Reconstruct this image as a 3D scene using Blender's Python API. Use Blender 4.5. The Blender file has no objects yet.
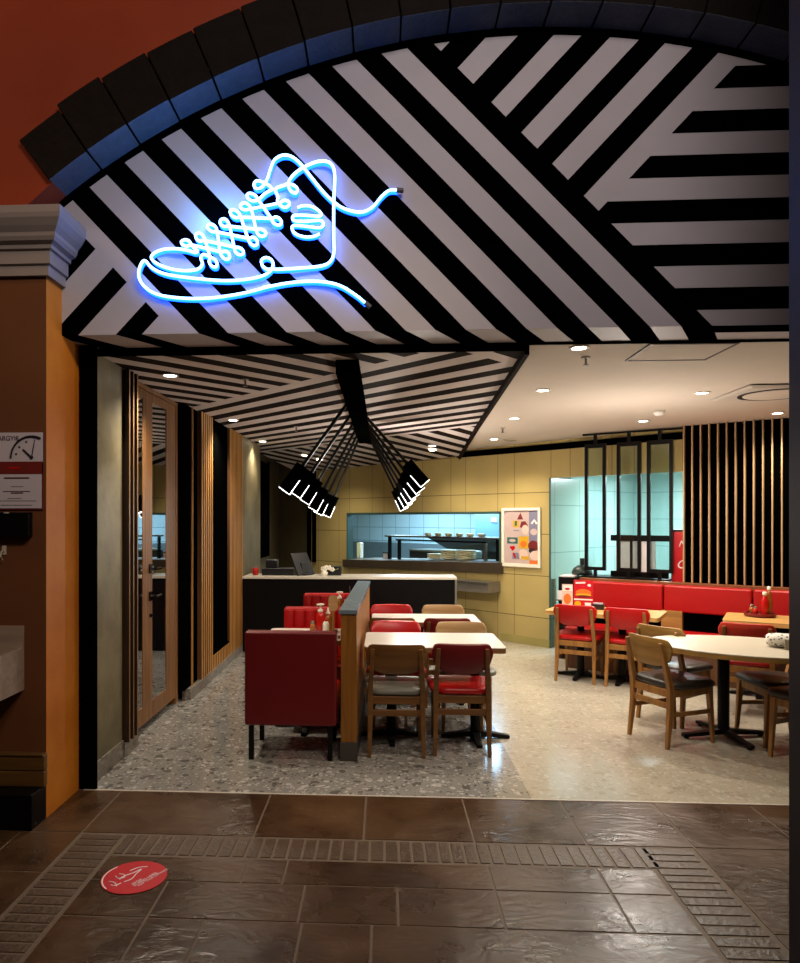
import bpy, bmesh, math, random
from mathutils import Vector, Matrix
random.seed(7)
S = bpy.context.scene
COL = S.collection
PI = math.pi
R = math.radians

# ------------------------------------------------------------------ materials
def nmat(name):
    m = bpy.data.materials.new(name); m.use_nodes = True
    return m, m.node_tree, m.node_tree.nodes['Principled BSDF']

def lin(c):
    return tuple(((v/12.92) if v <= .04045 else ((v+.055)/1.055)**2.4) for v in c)

def srgb(h):
    return lin(tuple(int(h[i:i+2], 16)/255 for i in (0, 2, 4))) + (1,)

def mat(name, col, rough=.5, metal=0, spec=.5, vary=.06, scale=6, bump=0, bscale=60, coat=0):
    m, t, b = nmat(name)
    N, L = t.nodes, t.links
    tc = N.new('ShaderNodeTexCoord')
    nz = N.new('ShaderNodeTexNoise'); nz.inputs['Scale'].default_value = scale; nz.inputs['Detail'].default_value = 4
    L.new(tc.outputs['Object'], nz.inputs['Vector'])
    mx = N.new('ShaderNodeMix'); mx.data_type = 'RGBA'
    c = srgb(col) if isinstance(col, str) else tuple(col) + (1,)
    mx.inputs[6].default_value = tuple(v*(1-vary*2) for v in c[:3]) + (1,)
    mx.inputs[7].default_value = tuple(min(1, v*(1+vary*2)) for v in c[:3]) + (1,)
    L.new(nz.outputs['Fac'], mx.inputs[0]); L.new(mx.outputs[2], b.inputs['Base Color'])
    b.inputs['Roughness'].default_value = rough; b.inputs['Metallic'].default_value = metal
    b.inputs['Specular IOR Level'].default_value = spec
    b.inputs['Coat Weight'].default_value = coat
    if bump:
        n2 = N.new('ShaderNodeTexNoise'); n2.inputs['Scale'].default_value = bscale; n2.inputs['Detail'].default_value = 5
        L.new(tc.outputs['Object'], n2.inputs['Vector'])
        bp = N.new('ShaderNodeBump'); bp.inputs['Strength'].default_value = bump; bp.inputs['Distance'].default_value = .01
        L.new(n2.outputs['Fac'], bp.inputs['Height']); L.new(bp.outputs['Normal'], b.inputs['Normal'])
    return m

def emis(name, col, s):
    m, t, b = nmat(name)
    b.inputs['Base Color'].default_value = tuple(col) + (1,)
    b.inputs['Emission Color'].default_value = tuple(col) + (1,)
    b.inputs['Emission Strength'].default_value = s
    return m

def wood(name, c1, c2, axis=2, rough=.45, scale=1.0):
    m, t, b = nmat(name); N, L = t.nodes, t.links
    tc = N.new('ShaderNodeTexCoord'); mp = N.new('ShaderNodeMapping')
    sc = [26*scale, 26*scale, 26*scale]; sc[axis] = 1.6*scale
    mp.inputs['Scale'].default_value = sc
    L.new(tc.outputs['Object'], mp.inputs['Vector'])
    nz = N.new('ShaderNodeTexNoise'); nz.inputs['Scale'].default_value = 1.0; nz.inputs['Detail'].default_value = 6; nz.inputs['Distortion'].default_value = .6
    L.new(mp.outputs['Vector'], nz.inputs['Vector'])
    cr = N.new('ShaderNodeValToRGB'); e = cr.color_ramp.elements
    e[0].position = .3; e[0].color = srgb(c1); e[1].position = .72; e[1].color = srgb(c2)
    L.new(nz.outputs['Fac'], cr.inputs['Fac']); L.new(cr.outputs['Color'], b.inputs['Base Color'])
    b.inputs['Roughness'].default_value = rough
    return m

def terrazzo(name, base, dark, light, rough=.16):
    m, t, b = nmat(name); N, L = t.nodes, t.links
    tc = N.new('ShaderNodeTexCoord')
    nz = N.new('ShaderNodeTexNoise'); nz.inputs['Scale'].default_value = 3.2; nz.inputs['Detail'].default_value = 5
    L.new(tc.outputs['Object'], nz.inputs['Vector'])
    dm = N.new('ShaderNodeMixRGB'); dm.inputs[0].default_value = .16
    L.new(tc.outputs['Object'], dm.inputs[1]); L.new(nz.outputs['Color'], dm.inputs[2])
    prev = None
    base_c = N.new('ShaderNodeMixRGB'); base_c.inputs[1].default_value = tuple(v*.8 for v in srgb(base)[:3])+(1,); base_c.inputs[2].default_value = tuple(min(1, v*1.15) for v in srgb(base)[:3])+(1,)
    L.new(nz.outputs['Fac'], base_c.inputs[0]); prev = base_c.outputs[0]
    for sc, col, lo, pick in ((14, dark, .36, .72), (19, light, .34, .62), (30, dark, .36, .66), (40, light, .36, .6), (75, dark, .34, .7)):
        v = N.new('ShaderNodeTexVoronoi'); v.inputs['Scale'].default_value = sc
        L.new(dm.outputs[0], v.inputs['Vector'])
        lt = N.new('ShaderNodeMath'); lt.operation = 'LESS_THAN'; lt.inputs[1].default_value = lo
        L.new(v.outputs['Distance'], lt.inputs[0])
        sp = N.new('ShaderNodeSeparateColor'); L.new(v.outputs['Color'], sp.inputs[0])
        gt = N.new('ShaderNodeMath'); gt.operation = 'GREATER_THAN'; gt.inputs[1].default_value = pick
        L.new(sp.outputs[0], gt.inputs[0])
        mu = N.new('ShaderNodeMath'); mu.operation = 'MULTIPLY'
        L.new(lt.outputs[0], mu.inputs[0]); L.new(gt.outputs[0], mu.inputs[1])
        m8 = N.new('ShaderNodeMath'); m8.operation = 'MULTIPLY'; m8.inputs[1].default_value = .72
        L.new(mu.outputs[0], m8.inputs[0])
        mx = N.new('ShaderNodeMixRGB'); mx.inputs[2].default_value = srgb(col)
        L.new(m8.outputs[0], mx.inputs[0]); L.new(prev, mx.inputs[1]); prev = mx.outputs[0]
    # large-tile joints
    br = N.new('ShaderNodeTexBrick'); br.offset = .0
    br.inputs['Scale'].default_value = 1; br.inputs['Brick Width'].default_value = .6; br.inputs['Row Height'].default_value = .6
    br.inputs['Mortar Size'].default_value = .003; br.inputs['Color1'].default_value = (1, 1, 1, 1); br.inputs['Color2'].default_value = (1, 1, 1, 1)
    br.inputs['Mortar'].default_value = (.86, .86, .86, 1)
    L.new(tc.outputs['Object'], br.inputs['Vector'])
    ml = N.new('ShaderNodeMixRGB'); ml.blend_type = 'MULTIPLY'; ml.inputs[0].default_value = 1
    L.new(prev, ml.inputs[1]); L.new(br.outputs['Color'], ml.inputs[2])
    L.new(ml.outputs[0], b.inputs['Base Color'])
    b.inputs['Roughness'].default_value = rough; b.inputs['Specular IOR Level'].default_value = .5
    return m

def tiles(name, col, grout, w, h, rough=.3, mortar=.006, off=0.0, vary=.05, coat=0, blotch=0, zoff=0, second=0):
    """Tiles laid in the object's own x-z plane."""
    m, t, b = nmat(name); N, L = t.nodes, t.links
    tc = N.new('ShaderNodeTexCoord'); sx = N.new('ShaderNodeSeparateXYZ'); cx = N.new('ShaderNodeCombineXYZ')
    L.new(tc.outputs['Object'], sx.inputs[0])
    ad = N.new('ShaderNodeMath'); ad.operation = 'ADD'
    L.new(sx.outputs['X'], ad.inputs[0]); L.new(sx.outputs['Y'], ad.inputs[1])
    zo = N.new('ShaderNodeMath'); zo.operation = 'ADD'; zo.inputs[1].default_value = zoff
    L.new(sx.outputs['Z'], zo.inputs[0])
    L.new(ad.outputs[0], cx.inputs['X']); L.new(zo.outputs[0], cx.inputs['Y'])
    br = N.new('ShaderNodeTexBrick'); br.offset = off; br.inputs['Scale'].default_value = 1
    br.inputs['Brick Width'].default_value = w; br.inputs['Row Height'].default_value = h; br.inputs['Mortar Size'].default_value = mortar
    c = srgb(col)
    br.inputs['Color1'].default_value = tuple(v*(1-vary) for v in c[:3])+(1,); br.inputs['Color2'].default_value = tuple(min(1, v*(1+vary)) for v in c[:3])+(1,)
    br.inputs['Mortar'].default_value = srgb(grout)
    L.new(cx.outputs[0], br.inputs['Vector'])
    out = br.outputs['Color']
    if second:                                          # a further set of upright joints
        vm = N.new('ShaderNodeVectorMath'); vm.operation = 'ADD'; vm.inputs[1].default_value = (second, 0, 0)
        L.new(cx.outputs[0], vm.inputs[0])
        b2 = N.new('ShaderNodeTexBrick'); b2.offset = off; b2.inputs['Scale'].default_value = 1
        b2.inputs['Brick Width'].default_value = w; b2.inputs['Row Height'].default_value = h; b2.inputs['Mortar Size'].default_value = mortar
        b2.inputs['Color1'].default_value = b2.inputs['Color2'].default_value = (1, 1, 1, 1); b2.inputs['Mortar'].default_value = (.5, .45, .4, 1)
        L.new(vm.outputs[0], b2.inputs['Vector'])
        m2 = N.new('ShaderNodeMixRGB'); m2.blend_type = 'MULTIPLY'; m2.inputs[0].default_value = 1
        L.new(out, m2.inputs[1]); L.new(b2.outputs['Color'], m2.inputs[2]); out = m2.outputs[0]
    if blotch:
        nz = N.new('ShaderNodeTexNoise'); nz.inputs['Scale'].default_value = 2.5; nz.inputs['Detail'].default_value = 6
        L.new(tc.outputs['Object'], nz.inputs['Vector'])
        mr = N.new('ShaderNodeMapRange'); mr.inputs[3].default_value = 1-blotch; mr.inputs[4].default_value = 1+blotch
        L.new(nz.outputs['Fac'], mr.inputs[0])
        ml = N.new('ShaderNodeMixRGB'); ml.blend_type = 'MULTIPLY'; ml.inputs[0].default_value = 1
        L.new(out, ml.inputs[1]); L.new(mr.outputs[0], ml.inputs[2]); out = ml.outputs[0]
    L.new(out, b.inputs['Base Color'])
    b.inputs['Roughness'].default_value = rough; b.inputs['Coat Weight'].default_value = coat
    return m

def plaster(name, c1, c2, rough=.6, scale=2.2, bump=.25):
    m, t, b = nmat(name); N, L = t.nodes, t.links
    tc = N.new('ShaderNodeTexCoord')
    nz = N.new('ShaderNodeTexNoise'); nz.inputs['Scale'].default_value = scale; nz.inputs['Detail'].default_value = 8; nz.inputs['Roughness'].default_value = .65
    L.new(tc.outputs['Object'], nz.inputs['Vector'])
    cr = N.new('ShaderNodeValToRGB'); e = cr.color_ramp.elements
    e[0].position = .32; e[0].color = srgb(c1); e[1].position = .7; e[1].color = srgb(c2)
    L.new(nz.outputs['Fac'], cr.inputs['Fac']); L.new(cr.outputs['Color'], b.inputs['Base Color'])
    b.inputs['Roughness'].default_value = rough
    bp = N.new('ShaderNodeBump'); bp.inputs['Strength'].default_value = bump; bp.inputs['Distance'].default_value = .01
    n2 = N.new('ShaderNodeTexNoise'); n2.inputs['Scale'].default_value = scale*6; n2.inputs['Detail'].default_value = 6
    L.new(tc.outputs['Object'], n2.inputs['Vector'])
    L.new(n2.outputs['Fac'], bp.inputs['Height']); L.new(bp.outputs['Normal'], b.inputs['Normal'])
    return m

def slate(name):
    m, t, b = nmat(name); N, L = t.nodes, t.links
    tc = N.new('ShaderNodeTexCoord')
    n1 = N.new('ShaderNodeTexNoise'); n1.inputs['Scale'].default_value = 1.7; n1.inputs['Detail'].default_value = 7; n1.inputs['Roughness'].default_value = .6
    L.new(tc.outputs['Object'], n1.inputs['Vector'])
    cr = N.new('ShaderNodeValToRGB'); e = cr.color_ramp.elements
    e[0].position = .3; e[0].color = srgb('241810'); e[1].position = .75; e[1].color = srgb('5c4024')
    L.new(n1.outputs['Fac'], cr.inputs['Fac']); L.new(cr.outputs['Color'], b.inputs['Base Color'])
    mp = N.new('ShaderNodeMapping'); mp.inputs['Rotation'].default_value = (0, 0, .6); mp.inputs['Scale'].default_value = (2.5, 5, 3)
    L.new(tc.outputs['Object'], mp.inputs['Vector'])
    n2 = N.new('ShaderNodeTexNoise'); n2.inputs['Scale'].default_value = 2.2; n2.inputs['Detail'].default_value = 8; n2.inputs['Distortion'].default_value = 2.2
    L.new(mp.outputs['Vector'], n2.inputs['Vector'])
    bp = N.new('ShaderNodeBump'); bp.inputs['Strength'].default_value = .22; bp.inputs['Distance'].default_value = .02
    L.new(n2.outputs['Fac'], bp.inputs['Height']); L.new(bp.outputs['Normal'], b.inputs['Normal'])
    mr = N.new('ShaderNodeMapRange'); mr.inputs[1].default_value = .3; mr.inputs[2].default_value = .7; mr.inputs[3].default_value = .18; mr.inputs[4].default_value = .42
    L.new(n1.outputs['Fac'], mr.inputs[0]); L.new(mr.outputs[0], b.inputs['Roughness'])
    b.inputs['Specular IOR Level'].default_value = .42
    return m

def glass(name, tint, refl=.2, rough=.02, line=None):
    """Pane: see-through tint under a mirror coat."""
    m = bpy.data.materials.new(name); m.use_nodes = True; t = m.node_tree; N, L = t.nodes, t.links
    N.remove(N['Principled BSDF']); out = N['Material Output']
    tr = N.new('ShaderNodeBsdfTransparent'); tr.inputs[0].default_value = tuple(tint)+(1,)
    gl = N.new('ShaderNodeBsdfGlossy'); gl.inputs['Roughness'].default_value = rough; gl.inputs[0].default_value = (1, 1, 1, 1)
    mx = N.new('ShaderNodeMixShader'); mx.inputs[0].default_value = refl
    L.new(tr.outputs[0], mx.inputs[1]); L.new(gl.outputs[0], mx.inputs[2]); L.new(mx.outputs[0], out.inputs[0])
    return m

M = dict(
    black=mat('black_paint', '070606', .4, spec=.2), black_matte=mat('black_matte', '030303', .85, spec=0), black_gloss=mat('black_gloss', '0c0c0d', .2),
    stripe_white=mat('fascia_white', 'b3adb3', .55, vary=.03), stripe_black=mat('fascia_black', '020203', .8, spec=0),
    ceil_white=mat('ceiling_stripe_white', 'cfc4c0', .7, vary=.03), ceil_black=mat('ceiling_stripe_brown', '1d130f', .8, spec=.05),
    ceil_plain=mat('ceiling_plain', 'c6baab', .85, vary=.02), white=mat('white_paint', 'e4e0d8', .5, vary=.03),
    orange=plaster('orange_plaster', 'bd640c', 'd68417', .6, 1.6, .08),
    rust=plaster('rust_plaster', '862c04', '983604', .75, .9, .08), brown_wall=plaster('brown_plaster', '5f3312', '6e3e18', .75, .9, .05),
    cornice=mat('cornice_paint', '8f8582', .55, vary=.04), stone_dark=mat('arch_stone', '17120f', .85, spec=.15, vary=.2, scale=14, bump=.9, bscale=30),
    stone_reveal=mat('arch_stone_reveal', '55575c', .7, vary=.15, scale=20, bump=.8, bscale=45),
    plaster=plaster('olive_plaster', '5f563e', '8a7f5e', .5, 2.2, .12), plaster_dark=plaster('dark_olive_plaster', '4a4128', '5c5134', .6, 2, .1),
    slate=slate('slate'), grout=mat('slate_grout', '5e4c38', .6), brick=mat('floor_brick', '4a3826', .4, vary=.25, scale=9, bump=.5, bscale=40),
    terr_grey=terrazzo('terrazzo_grey', '86837d', '4a4743', 'b6b2ab', .12), terr_beige=terrazzo('terrazzo_beige', 'a8a08f', '968c7a', 'b8b1a2', .2),
    base_tile=terrazzo('terrazzo_base', '7d766b', '4b463f', 'a39c90', .3),
    yellow=tiles('yellow_tile', 'b5a065', '7d6d3e', .82, .55, .32, .005, blotch=.12, zoff=.17, second=.27),
    teal=tiles('teal_tile', '9dbab0', '7d9a92', .62, .62, .2, .006), kit_teal=tiles('kitchen_teal_tile', 'a9c6c3', '88a5a4', .62, .42, .18, .006, coat=.3), kit_blue=tiles('kitchen_blue_tile', 'a8c6cf', '7b99a6', .4, .3, .22, .008),
    kit_dark=mat('kitchen_steel_dark', '4a5152', .35, .6), steel=mat('steel', '8b8a84', .3, .9, vary=.05), ledge_steel=mat('ledge_steel', '7c7468', .4, .3, vary=.1), steel_brown=mat('sill_steel', '55483a', .35, .5, vary=.12),
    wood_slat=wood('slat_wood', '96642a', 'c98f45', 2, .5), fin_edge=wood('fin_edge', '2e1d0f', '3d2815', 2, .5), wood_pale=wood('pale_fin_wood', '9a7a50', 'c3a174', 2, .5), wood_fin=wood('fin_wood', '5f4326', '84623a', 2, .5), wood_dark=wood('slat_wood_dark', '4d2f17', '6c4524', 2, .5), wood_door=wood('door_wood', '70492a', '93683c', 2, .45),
    wood_part=wood('partition_wood', '74460f', '98641f', 2, .5), chair_wood=wood('chair_wood', '7c5224', 'a8763a', 2, .4), chair_dark=wood('chair_wood_dark', '5e3d1c', '7b542a', 0, .4),
    chair_light=wood('chair_wood_light', 'a07a4c', 'bd9a6a', 0, .4), back_oak=wood('chair_back_oak', '8a6530', 'ad8648', 0, .4),
    table_wood=wood('table_wood', 'b98c4c', 'd5ab69', 0, .35), table_white=mat('table_laminate', 'dcd2c5', .3, vary=.03), table_edge=wood('table_edge', '6f4a26', '8d6236', 0, .5),
    red=mat('red_vinyl', 'ab0a0d', .38, vary=.06, scale=3), red_bright=mat('red_vinyl_bright', 'b90e10', .35, vary=.05), red_dark=mat('maroon_vinyl', '64090e', .42, vary=.05), red_orange=mat('rust_red_vinyl', 'a52717', .4),
    seat_grey=mat('grey_vinyl', '77776d', .4), seat_black=mat('charcoal_vinyl', '2a2622', .32),
    ledge=mat('blue_sheen_stone', '6c7b86', .25, vary=.08, scale=20), counter_top=mat('counter_stone', 'c6bfae', .3, vary=.06, scale=30),
    crate=wood('pale_wood', '8d7869', 'a8937f', 0, .6), bench_wood=wood('worn_plank', '4d3216', '72501f', 0, .5),
    paper=mat('paper_white', 'bdb4be', .6, vary=.02), paper_red=mat('paper_red', '6b120c', .6), purple=mat('ink_maroon', '3d1524', .7), ink=mat('ink_black', '15121a', .6),
    sticker=mat('floor_sticker_red', 'c01222', .35, vary=.05), print_white=mat('print_white', 'e8dcdc', .5),
    sauce_red=mat('sauce_red', 'b5150f', .25), cream=mat('cream_plastic', 'e9e2cf', .35), amber=mat('amber_sauce', '9c5a22', .25), mustard=mat('mustard', 'd8a11e', .3),
    pink=mat('poster_pink', 'b9a29c', .5), yel=mat('poster_yellow', 'c99a12', .5), grn=mat('poster_green', '24574f', .5), lav=mat('poster_lavender', '77758a', .5), org=mat('poster_orange', 'd0691b', .5),
    skin=mat('poster_cream', 'd9b9a9', .5), maroon=mat('poster_maroon', '6e1512', .5), plates=mat('crockery', 'd9d2ad', .3),
    cooler=mat('cooler_red', 'bd0d17', .3), plastic_dark=mat('dark_plastic', '16171a', .35), silver=mat('vent_metal', 'b9b0a4', .5), teal_dark=mat('teal_edge', '38544e', .4),
    glass_door=glass('door_glass', (.3, .34, .36), .5), glass_reed=glass('screen_glass', (.86, .93, .93), .07, .1), glass_kit=glass('hatch_glass', (.9, .95, .97), .05),
    neon=emis('neon_tube', (.30, .60, 1.0), 5.0), neon_back=emis('neon_backing', (.003, .065, 1.0), 9.0),
    lamp=emis('lamp_diffuser', (1, .97, .95), 5), bulb=emis('downlight_glow', (1, .86, .66), 22), tube=emis('kitchen_tube', (.9, .97, 1), 10),
)

# ------------------------------------------------------------------ mesh tools
def box(bm, x0, x1, y0, y1, z0, z1, mi=0):
    v = [bm.verts.new(p) for p in ((x0, y0, z0), (x1, y0, z0), (x1, y1, z0), (x0, y1, z0), (x0, y0, z1), (x1, y0, z1), (x1, y1, z1), (x0, y1, z1))]
    for f in ((3, 2, 1, 0), (4, 5, 6, 7), (0, 1, 5, 4), (1, 2, 6, 5), (2, 3, 7, 6), (3, 0, 4, 7)):
        bm.faces.new([v[i] for i in f]).material_index = mi
    return v

def hexa(bm, lo, hi, mi=0):
    """Solid between two quads (same winding)."""
    a = [bm.verts.new(p) for p in lo]; b = [bm.verts.new(p) for p in hi]
    n = len(a)
    bm.faces.new(a[::-1]).material_index = mi; bm.faces.new(b).material_index = mi
    for i in range(n):
        bm.faces.new((a[i], a[(i+1) % n], b[(i+1) % n], b[i])).material_index = mi

def bar(bm, p, q, r0, r1=None, mi=0, n=4, rot=PI/4, up=(0, 0, 1)):
    """Tapered prism from p to q."""
    p, q = Vector(p), Vector(q); r1 = r0 if r1 is None else r1
    d = (q-p).normalized(); u = Vector(up)
    if abs(d.dot(u)) > .95: u = Vector((0, 1, 0))
    s = d.cross(u).normalized(); w = s.cross(d)
    A = [p+(s*math.cos(rot+2*PI*k/n)+w*math.sin(rot+2*PI*k/n))*r0 for k in range(n)]
    B = [q+(s*math.cos(rot+2*PI*k/n)+w*math.sin(rot+2*PI*k/n))*r1 for k in range(n)]
    hexa(bm, A, B, mi)

def cyl(bm, c, r, z0, z1, r1=None, n=20, mi=0):
    r1 = r if r1 is None else r1
    A = [(c[0]+r*math.cos(2*PI*k/n), c[1]+r*math.sin(2*PI*k/n), z0) for k in range(n)]
    B = [(c[0]+r1*math.cos(2*PI*k/n), c[1]+r1*math.sin(2*PI*k/n), z1) for k in range(n)]
    hexa(bm, A, B, mi)

def lathe(bm, c, prof, n=20, mi=0):
    rings = []
    for r, z in prof:
        rings.append([bm.verts.new((c[0]+r*math.cos(2*PI*k/n), c[1]+r*math.sin(2*PI*k/n), c[2]+z)) for k in range(n)])
    for a, b in zip(rings, rings[1:]):
        for k in range(n): bm.faces.new((a[k], a[(k+1) % n], b[(k+1) % n], b[k])).material_index = mi
    bm.faces.new(rings[0][::-1]).material_index = mi; bm.faces.new(rings[-1]).material_index = mi

def tube(bm, pts, r, n=8, mi=0):
    pts = [Vector(p) for p in pts]; rings = []; s = None
    for i, p in enumerate(pts):
        d = (pts[min(i+1, len(pts)-1)]-pts[max(i-1, 0)])
        d = d.normalized() if d.length > 1e-9 else Vector((1, 0, 0))
        if s is None:
            s = d.cross(Vector((0, 1, 0))); s = s if s.length > 1e-6 else Vector((1, 0, 0))
        s = (s-d*s.dot(d)); s = s.normalized() if s.length > 1e-6 else Vector((0, 1, 0)); w = d.cross(s)
        rings.append([bm.verts.new(p+(s*math.cos(2*PI*k/n)+w*math.sin(2*PI*k/n))*r) for k in range(n)])
    for a, b in zip(rings, rings[1:]):
        for k in range(n): bm.faces.new((a[k], a[(k+1) % n], b[(k+1) % n], b[k])).material_index = mi
    bm.faces.new(rings[0][::-1]); bm.faces.new(rings[-1])

def catmull(P, k=5):
    out = []
    for i in range(len(P)-1):
        p0, p1, p2, p3 = P[max(i-1, 0)], P[i], P[i+1], P[min(i+2, len(P)-1)]
        for j in range(k):
            t = j/k
            out.append(tuple(.5*((2*b)+(c-a)*t+(2*a-5*b+4*c-d)*t*t+(3*b-a-3*c+d)*t**3) for a, b, c, d in zip(p0, p1, p2, p3)))
    out.append(P[-1]); return out

def prism(bm, poly, h0, h1, axes='xy', mi=0):
    """Extrude a 2-D outline along the third axis."""
    def p3(p, h): return {'xy': (p[0], p[1], h), 'xz': (p[0], h, p[1]), 'yz': (h, p[0], p[1])}[axes]
    hexa(bm, [p3(p, h0) for p in poly], [p3(p, h1) for p in poly], mi)

def rrect(w, h, r, n=5, cx=0, cy=0):
    rs = r if isinstance(r, (tuple, list)) else (r,)*4
    out = []
    for (sx, sy, a0), q in zip(((1, 1, 0), (-1, 1, 90), (-1, -1, 180), (1, -1, 270)), rs):
        for k in range(n+1):
            a = R(a0+90*k/n); out.append((cx+sx*(w/2-q)+q*math.cos(a), cy+sy*(h/2-q)+q*math.sin(a)))
    return out

def obj(name, bm, mats, parent=None, loc=None, rotz=0, smooth=False, bevel=0, seg=2, label=None, fix=True):
    if isinstance(bm, bpy.types.Mesh): me = bm
    else:
        if fix: bmesh.ops.recalc_face_normals(bm, faces=bm.faces[:])
        me = bpy.data.meshes.new(name); bm.to_mesh(me); bm.free()
        for m in (mats if isinstance(mats, (list, tuple)) else [mats]): me.materials.append(M[m] if isinstance(m, str) else m)
        if smooth:
            for p in me.polygons: p.use_smooth = True
    o = bpy.data.objects.new(name, me); COL.objects.link(o)
    if loc is not None: o.location = loc
    o.rotation_euler.z = rotz
    if parent: o.parent = parent
    if loc == (0, 11.4, 0): o.scale.x = 1.018          # everything fixed to the kitchen wall
    if bevel:
        b = o.modifiers.new('Bevel', 'BEVEL'); b.width = bevel; b.segments = seg; b.limit_method = 'ANGLE'; b.angle_limit = R(40)
        for p in me.polygons: p.use_smooth = True
        w = o.modifiers.new('Normals', 'WEIGHTED_NORMAL'); w.keep_sharp = False
    if label: o['label'] = label
    return o

def tag(o, label, cat, group=None, kind=None):
    o['label'] = label; o['category'] = cat
    if group: o['group'] = group
    if kind: o['kind'] = kind
    return o

def thing(name, label, cat, loc=(0, 0, 0), rotz=0, group=None):
    o = bpy.data.objects.new(name, None); COL.objects.link(o); o.empty_display_size = .1
    o.location = loc; o.rotation_euler = (0, 0, rotz)
    if loc == (0, 11.4, 0): o.scale.x = 1.018
    return tag(o, label, cat, group)

def struct(name, bm, mats, loc=None, rotz=0, parent=None, **k):
    o = obj(name, bm, mats, parent, loc, rotz, **k)
    if not parent: o['kind'] = 'structure'
    return o

def B(): return bmesh.new()
def bx(*a):
    b = bmesh.new(); box(b, *a); return b

def clip(poly, a, b, c):
    """Part of a convex outline where a*x + b*y <= c."""
    out = []; n = len(poly)
    for i in range(n):
        p, q = poly[i], poly[(i+1) % n]; fp, fq = a*p[0]+b*p[1]-c, a*q[0]+b*q[1]-c
        if fp <= 0: out.append(p)
        if (fp < 0 < fq) or (fq < 0 < fp):
            t = fp/(fp-fq); out.append((p[0]+(q[0]-p[0])*t, p[1]+(q[1]-p[1])*t))
    return out

def between(poly, a, b, lo, hi):
    return clip(clip(poly, -a, -b, -lo), a, b, hi)

def striped(bm, poly, a, b, blacks, to3, w=0, k=1):
    """Cut a convex outline into stripes of the value a*x+b*y; material w outside the black intervals, k inside."""
    vals = [a*p[0]+b*p[1] for p in poly]
    if len(poly) < 3: return
    lo, hi = min(vals), max(vals)
    cuts = sorted({lo, hi, *[c for iv in blacks for c in iv if lo < c < hi]})
    for c0, c1 in zip(cuts, cuts[1:]):
        pc = between(poly, a, b, c0, c1); mid = (c0+c1)/2
        clean = []
        for p in pc:
            if not clean or math.hypot(p[0]-clean[-1][0], p[1]-clean[-1][1]) > 1e-5: clean.append(p)
        if len(clean) > 2 and math.hypot(clean[0][0]-clean[-1][0], clean[0][1]-clean[-1][1]) < 1e-5: clean.pop()
        if len(clean) < 3: continue
        f = bm.faces.new([bm.verts.new(to3(p)) for p in clean])
        f.material_index = k if any(i0 <= mid <= i1 for i0, i1 in blacks) else w

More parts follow.
